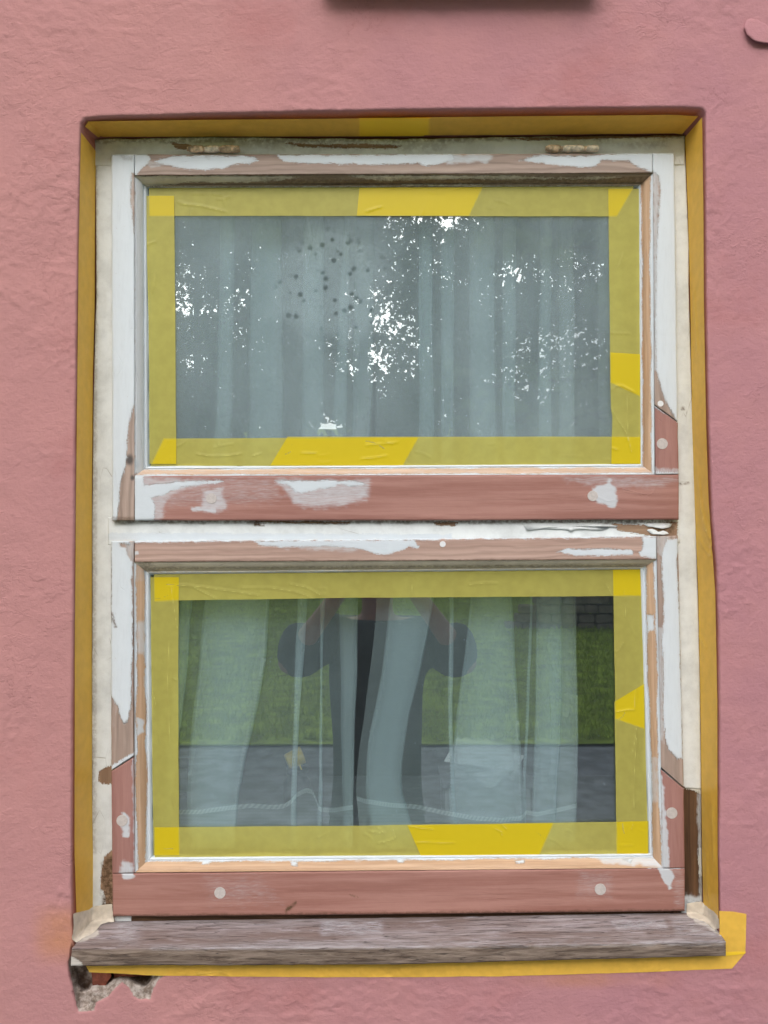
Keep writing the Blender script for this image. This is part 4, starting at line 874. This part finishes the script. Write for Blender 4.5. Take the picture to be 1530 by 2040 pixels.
reveal_tape('long tape down the left side of the reveal', [(160, 262), (158, 350), (155, 500), (152, 750), (149, 1000), (147, 1300), (147, 1500), (147, 1700), (151, 1820)], [(190, 300), (188, 400), (187, 600), (183, 750), (181, 1000), (181, 1300), (182, 1600), (184, 1700), (184, 1812)], .004, .060, seed=3)
reveal_tape('long creased tape down the right side of the reveal', [(1400, 232), (1403, 420), (1404, 600), (1409, 850), (1414, 1000), (1420, 1080), (1427, 1180), (1431, 1400), (1431, 1600), (1431, 1700), (1433, 1832)],
            [(1366, 272), (1372, 420), (1377, 600), (1381, 850), (1386, 1000), (1389, 1080), (1393, 1180), (1397, 1400), (1399, 1600), (1400, 1700), (1403, 1822)], .003, .060,
            [[(1398, 1000), (1405, 1050), (1418, 1075)], [(1390, 1060), (1404, 1090), (1418, 1108), (1420, 1090)], [(1396, 1268), (1408, 1292)], [(1394, 950), (1400, 1010), (1412, 1060)], [(1384, 580), (1388, 640), (1392, 700)], [(1408, 1700), (1410, 1760), (1418, 1810)], [(1420, 1600), (1424, 1720)]], seed=4)
tape('shaded tape along the underside of the sill', [(168, 1917), (500, 1913), (1000, 1907), (1440, 1896), (1487, 1896)], [(178, 1937), (320, 1944), (700, 1947), (1000, 1945), (1250, 1938), (1458, 1930)], 0, M_tapew, [[(395, 1940), (440, 1936), (470, 1930), (485, 1924)]], group=G3,
     yfun=lambda p: -wall_height(p) * 1.0 - .0012 - .0008 * sstep(-6, 3, sdpoly(p, mort)), seed=5, wav=1.0)
tape('short square of tape on the wall beside the right end of the sill', [(1433, 1815), (1460, 1816), (1487, 1821)], [(1434, 1905), (1460, 1903), (1485, 1900)], 0, M_tapew, [[(1484, 1850), (1485, 1890)]], group=G3, yfun=lambda p: -wall_height(p) - .0020, seed=6)

# ================================================================== ROOM BEHIND
def struct(name, lo, hi, mat): return bbox_obj(name, lo, hi, mat, None, 0, 'structure')
struct('room_wall', (-2.2, 3.4, .2), (2.2, 3.5, 3.0), M_room); struct('room_wall', (-2.2, Y_BACK + .01, .2), (-2.1, 3.4, 3.0), M_room); struct('room_wall', (2.1, Y_BACK + .01, .2), (2.2, 3.4, 3.0), M_room)
struct('room_ceiling', (-2.2, Y_BACK + .01, 3.0), (2.2, 3.5, 3.1), M_room); struct('room_floor', (-2.2, Y_BACK + .01, .1), (2.2, 3.5, .2), M_floor)
zb = P(750, 1712, Y_GLASS).z
ish = thing('inner_shelf', 'grey board inside the window behind the curtain, holding papers and a yellow cup', 'shelf')
bbox_obj('shelf_board', (-.62, Y_BACK + .005, zb - .025), (.62, .50, zb), M_board, ish, .003)
for sx in (-.5, .5): bbox_obj('bracket', (sx - .01, Y_BACK + .01, zb - .2), (sx + .01, .42, zb - .0255), M_hmetal, ish, .002)
# papers
def on_shelf(px, Y): return Vector((P(px, 1500, Y).x, Y, zb))
c0 = Vector((P(965, 1540, .25).x, .25, P(965, 1545, .25).z))
cb = thing('crate', 'grey crate under the pile of white papers', 'crate', loc=(c0.x, .25, zb))
bbox_obj('crate_body', (-.075, -.045, 0), (.075, .06, c0.z - zb - .008), M_bin, cb, .002)
bbox_obj('rim', (-.079, -.049, c0.z - zb - .0078), (.079, .064, c0.z - zb), M_board, cb, .001)
rnd = random.Random(4)
pl = thing('paper_pile', 'loose pile of white papers seen through the right curtain', 'papers', loc=c0)
for k in range(7):
    s = bbox_obj('sheet', (-.05, -.028, 0), (.05, .028, .0006), M_paper, pl, 0)
    s.location = (rnd.uniform(-.02, .02), rnd.uniform(-.02, .02), (.0065 * k + .004)); s.rotation_euler = (rnd.uniform(.25, .7), rnd.uniform(-.2, .2), rnd.uniform(-.9, .9))
bs = bbox_obj('backing_card', (-.03, -.005, 0), (.03, -.003, .062), M_paper, pl, 0); bs.location = (-.01, .02, 0)
# yellow cup lying on its side
cu = thing('yellow_cup', 'small yellow cup on a dark jar behind the left curtain', 'cup')
jc = on_shelf(592, .30)
def lathe(name, prof, loc, mat, parent, n=28, rot=None):
    V = [(r * math.cos(2 * math.pi * k / n), r * math.sin(2 * math.pi * k / n), z) for r, z in prof for k in range(n)]
    o = mesh_obj(name, np.array(V), grid_faces(len(prof), n, wrap=True), mat, parent); o.location = loc
    if rot: o.rotation_euler = rot
    return o
lathe('cup_body', [(0, 0), (.013, 0), (.0145, .002), (.0165, .032), (.0150, .032), (.0130, .004), (0, .003)], P(571, 1518, .30), M_cup, cu, rot=(0, math.radians(70), .3))
lathe('rim', [(.0165, .0), (.0175, .0), (.0178, .002), (.0165, .0025)], P(597, 1532, .305), M_cup, cu, rot=(0, math.radians(70), .3))
jr_ = thing('jar', 'dark jar standing under the yellow cup', 'jar', loc=jc)
lathe('jar_body', [(0, 0), (.022, 0), (.025, .003), (.025, .050), (.019, .058), (.019, .066), (0, .066)], (0, 0, 0), M_blackbox, jr_)
lathe('jar_lid', [(0, .066), (.021, .066), (.021, .074), (0, .075)], (0, 0, 0), M_blackbox, jr_)
bx = thing('storage_box', 'grey box with a dark front and pale slots at the left of the shelf', 'box', loc=on_shelf(392, .36))
bbox_obj('box_body', (-.05, 0, 0), (.05, .09, .075), M_blackbox, bx, .002); bbox_obj('lid', (-.052, -.002, .0755), (.052, .092, .083), M_bin, bx, .001)
for q in (-.026, .004): bbox_obj('slot_label', (q - .008, -.0022, .012), (q + .008, -.0003, .056), M_bin, bx, 0)

# ------------------------------------------------------------------ curtains
LV = np.array([330., 880, 1190, 1340, 1440, 1560, 1660])
def curtain(label, edges, Y0, seed, hem=((300, 1800), (1300, 1800))):
    """one continuous sheet that doubles back at every fold edge; edges: list of x (photo px) at the seven levels"""
    E = np.array(edges, float); ys = np.r_[np.linspace(330, 1560, 150), np.linspace(1564, 1690, 50)]
    lv = np.r_[LV, 1700]; E = np.c_[E, E[:, -1]]
    from_ = [np.interp(ys, lv, e) for e in E]
    # smooth the fold lines
    ker = np.hanning(31); ker /= ker.sum()
    from_ = [np.convolve(np.pad(e, 15, mode='edge'), ker, 'valid') + fbm(ys / 120, ys * 0 + i * 3, seed + i, 3) * 5 for i, e in enumerate(from_)]
    cols = []; tn = []; uu = 0; us_ = []; ga = []
    for i in range(len(from_) - 1):
        nseg = 14
        for j in range(nseg + (i == len(from_) - 2)):
            t = j / nseg; te = .5 - .5 * math.cos(math.pi * t) * 1.0
            te = t * .6 + te * .4
            x = from_[i] + (from_[i + 1] - from_[i]) * te
            dep = .0055 * (i + t) * .7 - .006 * math.sin(math.pi * t) * (1 if i % 2 == 0 else -1)
            y = Y0 + dep * 1.0 + fbm(ys / 160, ys * 0 + i, seed + 7, 2) * .012
            cols.append((x, y)); ga.append(float(i % 2 == 1) * min(1, 3 * t, 3 * (1 - t) + .0)); d = min(j, nseg - j) if i > 0 or j > nseg / 2 else nseg
            tn.append(1.0 if (j == 0 and i > 0) else (.35 if j in (1, nseg - 1) and i > 0 else 0)); us_.append((i + t) * .09)
    n = len(ys); V = []; T = []; U = []; HM = []; hx = np.array(hem, float)
    for (x, y), t_, u in zip(cols, tn, us_):
        HM.append(ys - np.interp(x, hx[:, 0], hx[:, 1])); V.append(unproj(np.stack([x, ys], 1), y)); T.append(np.full(n, t_)); U.append(np.stack([np.full(n, u), ys * .00075, ys * 0], 1))
    o = thing('curtain', label, 'curtain')
    mesh_obj('fabric', np.concatenate(V), grid_faces(len(cols), n), M_sheer, o, attrs={'gather': np.repeat(ga, n), 'turn': np.concatenate(T), 'hem': np.concatenate(HM)}, uv=np.concatenate(U))
    return o
cl = curtain('left sheer white curtain behind both panes, gathered into soft folds', [
    [300] * 7, [470, 462, 383, 372, 362, 345, 340], [440, 430, 356, 350, 340, 330, 325], [560, 566, 537, 530, 505, 478, 470], [500, 495, 405, 395, 382, 372, 374],
    [648, 646, 614, 602, 594, 592, 592], [604, 600, 592, 588, 584, 580, 578], [700, 690, 645, 643, 642, 642, 640], [690, 660, 636, 637, 636, 634, 632], [752, 740, 712, 712, 708, 704, 704], [706, 700, 672, 678, 678, 682, 684]], .100, 3,
    [(340, 1618), (400, 1617), (450, 1610), (500, 1605), (550, 1608), (575, 1604), (590, 1584), (610, 1574), (624, 1578), (636, 1612), (665, 1614), (702, 1608)])
cr_ = curtain('right sheer white curtain behind both panes, its edge falling to the right', [
    [748, 750, 753, 739, 720, 709, 716], [860, 866, 868, 838, 810, 796, 828], [832, 834, 775, 762, 738, 724, 742], [905, 905, 904, 902, 901, 905, 910], [878, 876, 897, 895, 893, 900, 901],
    [984, 990, 1020, 1028, 1035, 1041, 1045], [932, 934, 940, 920, 906, 896, 895], [1030, 1026, 1064, 1057, 1052, 1048, 1048], [1002, 998, 1058, 1051, 1046, 1042, 1042],
    [1100, 1098, 1118, 1120, 1120, 1112, 1110], [1076, 1072, 1070, 1068, 1066, 1062, 1060], [1142, 1146, 1147, 1150, 1152, 1151, 1149], [1112, 1112, 1095, 1092, 1095, 1100, 1102]], .098, 23,
    [(710, 1590), (727, 1596), (780, 1604), (830, 1607), (880, 1618), (940, 1629), (1000, 1634), (1040, 1630), (1048, 1618), (1070, 1622), (1110, 1614), (1150, 1604)])
cx = curtain('narrow edge of a third sheer curtain at the right of the upper pane', [[1190, 1192, 1236, 1260, 1280, 1290, 1290], [1240, 1240, 1290, 1290, 1300, 1300, 1300], [1210, 1214, 1250, 1280, 1290, 1295, 1295]], .112, 41)
# ================================================================== THE GARDEN THE PANES REFLECT
def ground_z(x, y):
    d = np.maximum(0, -y - 5.4)
    return -.004 + .088 * d + .0016 * np.maximum(0, d - 9) ** 2 + fbm(x / 3, y / 3, 90, 3) * .10 * np.clip(d, 0, 1)
gx, gy = np.meshgrid(np.linspace(-45, 45, 160), -5.4 - np.linspace(0, 1, 120) ** 1.6 * 75)
gp = np.stack([gx.ravel(), gy.ravel(), ground_z(gx.ravel(), gy.ravel())], 1)
mesh_obj('lawn', gp, grid_faces(120, 160), M_grass_g, None, kind='structure')
fg = [(-60, .14, -.03), (60, .14, -.03), (60, -5.45, -.03), (-60, -5.45, -.03)]
mesh_obj('paved_yard', np.array(fg), [(0, 3, 2, 1)], M_path, None, smooth=False, kind='structure')
bm_ = [(-90, 4, -.2), (90, 4, -.2), (90, -120, -.2), (-90, -120, -.2)]
mesh_obj('ground', np.array(bm_), [(0, 3, 2, 1)], M_grass_g, None, smooth=False, kind='structure')
# grass blades on the near lawn, uncountable
rg = np.random.default_rng(5); nb = 60000
bx_ = rg.uniform(-7, 7, nb); by_ = -5.5 - rg.uniform(0, 1, nb) ** 1.3 * 11; bz = ground_z(bx_, by_); bh = rg.uniform(.03, .075, nb); ba = rg.uniform(0, 6.28, nb); bw = .007 + .0012 * (-by_ - 5)
dx, dy = np.cos(ba) * bw, np.sin(ba) * bw; lx, ly = rg.normal(0, .02, nb), rg.normal(0, .02, nb)
Vb = np.stack([np.stack([bx_ - dx, by_ - dy, bz], 1), np.stack([bx_ + dx, by_ + dy, bz], 1), np.stack([bx_ + lx, by_ + ly, bz + bh], 1)], 1).reshape(-1, 3)
tagf = mesh_obj('grass', Vb, np.arange(nb * 3).reshape(-1, 3).tolist(), M_grass, None, smooth=False, kind='stuff')
tagf['label'] = 'green lawn grass mirrored in the lower pane'; tagf['category'] = 'grass'

def leaves(name, centers, radii, n, size, mat, parent, seed, palmate=False, thin=None):
    r = np.random.default_rng(seed); c = np.array(centers); rr = np.array(radii)
    k = r.integers(0, len(c), n); d = r.normal(0, 1, (n, 3)); d /= np.linalg.norm(d, axis=1)[:, None]
    rad = rr[k] * r.uniform(.25, 1, n) ** .5
    p = c[k] + d * rad[:, None] * np.array([1, 1, .75]) + r.normal(0, .04, (n, 3))
    if thin:
        dy = 1.29 - (p[:, 1] + thin[1]); u = (p[:, 0] + thin[0]) / dy; v = (p[:, 2] + thin[2] - 1.75) / dy
        den = np.zeros(n)
        for cu, cv, ru, rv, k_ in OPENINGS: den = np.maximum(den, k_ * np.exp(-((u - cu) / ru) ** 2 - ((v - cv) / rv) ** 2))
        keep = r.random(n) > den; p = p[keep]; n = len(p)
    if palmate:
        P_, F_ = [], []; 
        for i in range(n):
            m = Matrix.Rotation(r.uniform(0, 6.28), 3, 'Z') @ Matrix.Rotation(r.uniform(.5, 1.5), 3, 'X')
            for a in range(7):
                th = (a - 3) * .52; L = size * (1 - .07 * abs(a - 3)) * r.uniform(.85, 1.1); ux, uy = math.sin(th), math.cos(th); wx, wy = uy, -ux
                for (l, ww, z) in ((.05, 0, 0), (.55, .13, -.03), (.75, .15, -.07), (1.0, 0, -.16), (.75, -.15, -.07), (.55, -.13, -.03)):
                    v = Vector(((ux * l + wx * ww) * L, (uy * l + wy * ww) * L, z * L)); P_.append(Vector(p[i]) + m @ v)
                b0 = len(P_) - 6; F_.append([b0, b0 + 1, b0 + 2, b0 + 3]); F_.append([b0, b0 + 3, b0 + 4, b0 + 5])
        return mesh_obj(name, np.array(P_), F_, mat, parent, smooth=False)
    a = r.normal(0, 1, (n, 3)); a /= np.linalg.norm(a, axis=1)[:, None]; b = np.cross(a, r.normal(0, 1, (n, 3))); b /= np.linalg.norm(b, axis=1)[:, None]
    s = size * r.uniform(.6, 1.3, n)[:, None]
    V = np.stack([p - a * s, p + b * s * .45, p + a * s, p - b * s * .45], 1).reshape(-1, 3)
    return mesh_obj(name, V, np.arange(n * 4).reshape(-1, 4).tolist(), mat, parent, smooth=False)

OPENINGS = [(.03, .285, .06, .07, .42), (.0, .225, .035, .04, .74), (.06, .24, .05, .05, .38), (-.17, .36, .08, .06, .42), (-.245, .31, .02, .08, .40), (.14, .20, .04, .04, .3)]   # bearings (x/dist, height/dist) of gaps in the canopy
def tree(label, x, y, h, cr, mat, seed, nleaf=9000, size=.11, trunk_r=.16, bare=.30, cat='tree'):
    r = random.Random(seed); z0 = float(ground_z(np.array([x]), np.array([y]))[0]) if y < -5.4 else 0
    t = thing('tree', label, cat, 'trees behind the photographer', loc=(x, y, z0))
    top = Vector((r.uniform(-.5, .5), r.uniform(-.5, .5), h * .85)); N = 14
    pts = [Vector((0, 0, -.3)).lerp(top, i / (N - 1)) + Vector((math.sin(i * .9 + seed) * .12, math.cos(i * .7 + seed) * .12, 0)) * (i > 0) for i in range(N)]
    tr = tube('trunk', pts, lambda i: trunk_r * (1 - .85 * i / (N - 1)) + .01, M_bark, t, 10)
    cen, rad = [], []
    for i in range(13):
        q = pts[int(N * (bare + (1 - bare) * r.random() * .95)) if True else 0] if False else pts[min(N - 1, int(N * (bare + (.95 - bare) * (i / 12))))]
        an = r.uniform(0, 6.28); L = cr * r.uniform(.55, 1.0) * (1 - .5 * abs(i / 12 - .45)); e = q + Vector((math.cos(an) * L, math.sin(an) * L, r.uniform(.1, .5) * L))
        tube('branch', [q, q.lerp(e, .5) + Vector((0, 0, .08 * L)), e], lambda k: trunk_r * .28 * (1 - .38 * k), M_bark, t, 6)
        for f in (.5, .75, 1.0):
            cen.append(tuple(q.lerp(e, f) + Vector((r.uniform(-.4, .4), r.uniform(-.4, .4), r.uniform(-.3, .5))))); rad.append(cr * r.uniform(.22, .42))
    leaves('crown', cen, rad, nleaf, size, mat, t, seed, thin=(x, y, z0))
    return t
trees = [('tall dark tree mirrored behind the left of the upper pane', -9.0, -17, 11, 3.9, 0), ('broad dark tree mirrored left of the pane centre', -4.6, -20, 12.5, 4.4, 0), ('tall tree with sky showing through its crown', -.3, -19, 12, 3.9, 1),
         ('dark tree mirrored right of the pane centre', 3.8, -18, 11.5, 4.0, 0), ('mid green tree mirrored at the right edge of the pane', 8.2, -17, 11, 4.0, 1), ('distant tree between the two dark trees', -7.0, -27, 17, 5.0, 0), ('distant tree behind the central crown', 1.8, -28, 18, 5.2, 0), ('distant tree at the far right of the wood', 11.5, -26, 17, 5.0, 0), ('distant tree at the far left of the wood', -14.5, -25, 16, 5.0, 0)]
for i, (lb, x, y, h, cr, mi) in enumerate(trees): tree(lb, x * 1.3, y * 1.35, h * 1.32, cr * 1.35, M_leaf[mi], 100 + i, nleaf=32000 if y > -22 else 22000, size=.135 if y > -22 else .20, trunk_r=.24)
# the near chestnut whose leaves show on the right
ct = thing('chestnut_tree', 'horse chestnut with large palmate leaves mirrored in the right of the upper pane', 'tree', loc=(4.6, -8.6, .2))
tube('trunk', [(0, 0, -.3), (.05, 0, 2), (-.05, .05, 4.2), (0, 0, 6.5)], lambda i: (.2, .17, .13, .06)[i], M_bark, ct, 10)
cc, rr_ = [], []
rq = random.Random(8)
for k in range(16):
    z = rq.uniform(2.7, 6.2); e = Vector((rq.uniform(-3.4, .6), rq.uniform(-.9, 1.2), z + rq.uniform(-.2, .5))); tube('branch', [(0, 0, z * .92), (e.x * .5, e.y * .5, z + .15), tuple(e)], lambda i: (.05, .03, .01)[i], M_bark, ct, 6)
    for f in (.55, .8, 1.0): cc.append((e.x * f, e.y * f, z + (e.z - z) * f)); rr_.append(rq.uniform(.35, .6))
leaves('crown', cc, rr_, 520, .17, M_leaf[2], ct, 77, palmate=True)
# low shrubs at the foot of the wood, one dark mass
rs = random.Random(3)
sc_ = [(rs.uniform(-26, 26), rs.uniform(-33, -29), rs.uniform(3.0, 8.0)) for _ in range(90)]
ug = leaves('undergrowth', sc_, [rs.uniform(1.2, 2.4) for _ in sc_], 30000, .30, M_leaf[0], None, 9); ug['kind'] = 'stuff'; ug['label'] = 'dark undergrowth at the foot of the wood'; ug['category'] = 'undergrowth'
# dry stone wall at the top right of the lower pane's reflection
sw = thing('stone_wall', 'low dry stone wall mirrored at the top right of the lower pane', 'stone wall')
yw = -10.4; zw = float(ground_z(np.array([5.]), np.array([yw]))[0]) - .05
for row in range(5):
    x = 1.9 + .12 * row + rs.uniform(0, .2)
    while x < 7.0:
        L = rs.uniform(.18, .42); hh = .13
        bbox_obj('stone', (x, yw - .18 + rs.uniform(-.03, .03), zw + row * .135), (x + L - .015, yw + .12 + rs.uniform(-.03, .04), zw + row * .135 + hh - rs.uniform(.0, .02)), M_stone, sw, .015); x += L

# ------------------------------------------------------------------ the photographer
def skin_body(name, joints, edges, mat, parent, root=0, sub=2):
    me = bpy.data.meshes.new(name); me.from_pydata([j[0] for j in joints], edges, []); me.materials.append(mat)
    o = bpy.data.objects.new(name, me); C.objects.link(o); o.parent = parent
    o.modifiers.new('Skin', 'SKIN').use_smooth_shade = True
    for i, j in enumerate(joints):
        s = me.skin_vertices[0].data[i]; r = j[1]; s.radius = (r, r) if not isinstance(r, tuple) else r; s.use_root = (i == root)
    m = o.modifiers.new('Sub', 'SUBSURF'); m.levels = sub; m.render_levels = sub
    return o
pn = thing('person', 'person in dark teal t-shirt raising a phone with both hands, mirrored in the lower pane', 'person', loc=(0, -1.56, -.03))
def S(z): return z
body = [((0, 0, .96), (.120, .085)), ((0, .0, 1.10), (.125, .085)), ((0, .0, 1.27), (.14, .095)), ((0, -.01, 1.40), (.13, .09)), ((0, 0, 1.475), (.062, .060)), ((0, .015, 1.54), (.058, .06)),
        ((.165, .0, 1.455), .062), ((.255, .10, 1.40), .050), ((.315, .19, 1.345), .043), ((.225, .27, 1.47), .036), ((.105, .335, 1.635), .026),
        ((-.165, .0, 1.455), .062), ((-.255, .10, 1.40), .050), ((-.315, .19, 1.345), .043), ((-.225, .27, 1.47), .036), ((-.105, .335, 1.635), .026),
        ((.085, 0, .88), .07), ((.105, .02, .52), .055), ((.11, -.01, .12), .042), ((.115, .10, .05), .038), ((-.085, 0, .88), .07), ((-.105, .02, .52), .055), ((-.11, -.01, .12), .042), ((-.115, .10, .05), .038),
        ((0, .02, 1.60), (.068, .078)), ((0, .025, 1.68), (.078, .095)), ((0, .01, 1.76), (.062, .078))]
be = [(0, 1), (1, 2), (2, 3), (3, 4), (4, 5), (3, 6), (6, 7), (7, 8), (8, 9), (9, 10), (3, 11), (11, 12), (12, 13), (13, 14), (14, 15), (0, 16), (16, 17), (17, 18), (18, 19), (0, 20), (20, 21), (21, 22), (22, 23), (5, 24), (24, 25), (25, 26)]
skin_body('body', body, be, M_skin, pn)
shirt = [((0, 0, .90), (.175, .125)), ((0, 0, 1.10), (.182, .122)), ((0, 0, 1.28), (.192, .132)), ((0, -.005, 1.40), (.170, .118)), ((0, .0, 1.462), (.080, .072)),
         ((.165, .0, 1.435), .092), ((.245, .095, 1.395), .086), ((.288, .175, 1.352), .078), ((-.165, .0, 1.435), .092), ((-.245, .095, 1.395), .086), ((-.288, .175, 1.352), .078), ((.262, .228, 1.435), .078), ((-.262, .228, 1.435), .078), ((.238, .258, 1.475), .068), ((-.238, .258, 1.475), .068), ((0, 0, .82), (.17, .125))]
skin_body('shirt', shirt, [(0, 1), (1, 2), (2, 3), (3, 4), (3, 5), (5, 6), (6, 7), (3, 8), (8, 9), (9, 10), (7, 11), (10, 12), (11, 13), (12, 14), (0, 15)], M_shirt, pn)
tro = [((0, 0, .96), (.158, .112)), ((0, 0, .90), (.158, .115)), ((.098, 0, .84), .105), ((.108, .02, .50), .078), ((.112, -.01, .10), .062), ((-.098, 0, .84), .105), ((-.108, .02, .50), .078), ((-.112, -.01, .10), .062)]
skin_body('trousers', tro, [(0, 1), (1, 2), (2, 3), (3, 4), (1, 5), (5, 6), (6, 7)], M_jeans, pn)
skin_body('hair', [((0, -.03, 1.70), (.085, .085)), ((0, -.02, 1.76), (.082, .095)), ((0, -.045, 1.63), (.07, .05))], [(0, 1), (0, 2)], M_hair, pn)
for sx in (-1, 1):                                   # hands: palm, four fingers round the phone edge, thumb; shoes
    js = [((sx * .105, .335, 1.635), .024), ((sx * .092, .352, 1.70), (.026, .014))]; es = [(0, 1)]
    for k in range(4):
        z = 1.715 + .018 * k; L = (.9, 1, .95, .8)[k]; b0 = len(js)
        js += [((sx * .088, .362, z), .0095), ((sx * (.088 - .006), .362 + .028 * L, z + .004), .0088), ((sx * .060, .362 + .030 * L, z + .006), .0078)]; es += [(1, b0), (b0, b0 + 1), (b0 + 1, b0 + 2)]
    b0 = len(js); js += [((sx * .080, .345, 1.725), .0105), ((sx * .058, .338, 1.745), .0095)]; es += [(1, b0), (b0, b0 + 1)]
    skin_body('hand', js, es, M_skin, pn, 0, 1)
    bbox_obj('shoe', (sx * .115 - .045, -.10, .0), (sx * .115 + .045, .17, .075), M_jeans, pn, .025)
ear = [lathe('ear', [(0, 0), (.018, .004), (.022, .012), (.012, .014), (0, .010)], (sx * .080, .005, 1.66), M_skin, pn, 14, (0, math.radians(90) * sx, 0)) for sx in (-1, 1)]
skin_body('nose', [((0, .112, 1.672), .009), ((0, .128, 1.645), .012)], [(0, 1)], M_skin, pn, 0, 1)
phone = thing('phone', 'black phone held up by the photographer', 'phone', loc=(0, -1.18, 1.75))
bbox_obj('phone_body', (-.082, -.004, -.039), (.082, .004, .039), M_phone, phone, .003)
lathe('lens', [(0, 0), (.007, 0), (.007, .002), (.004, .0022), (0, .0018)], (.062, .0045, .02), M_hmetal, phone, 16, (math.radians(-90), 0, 0))
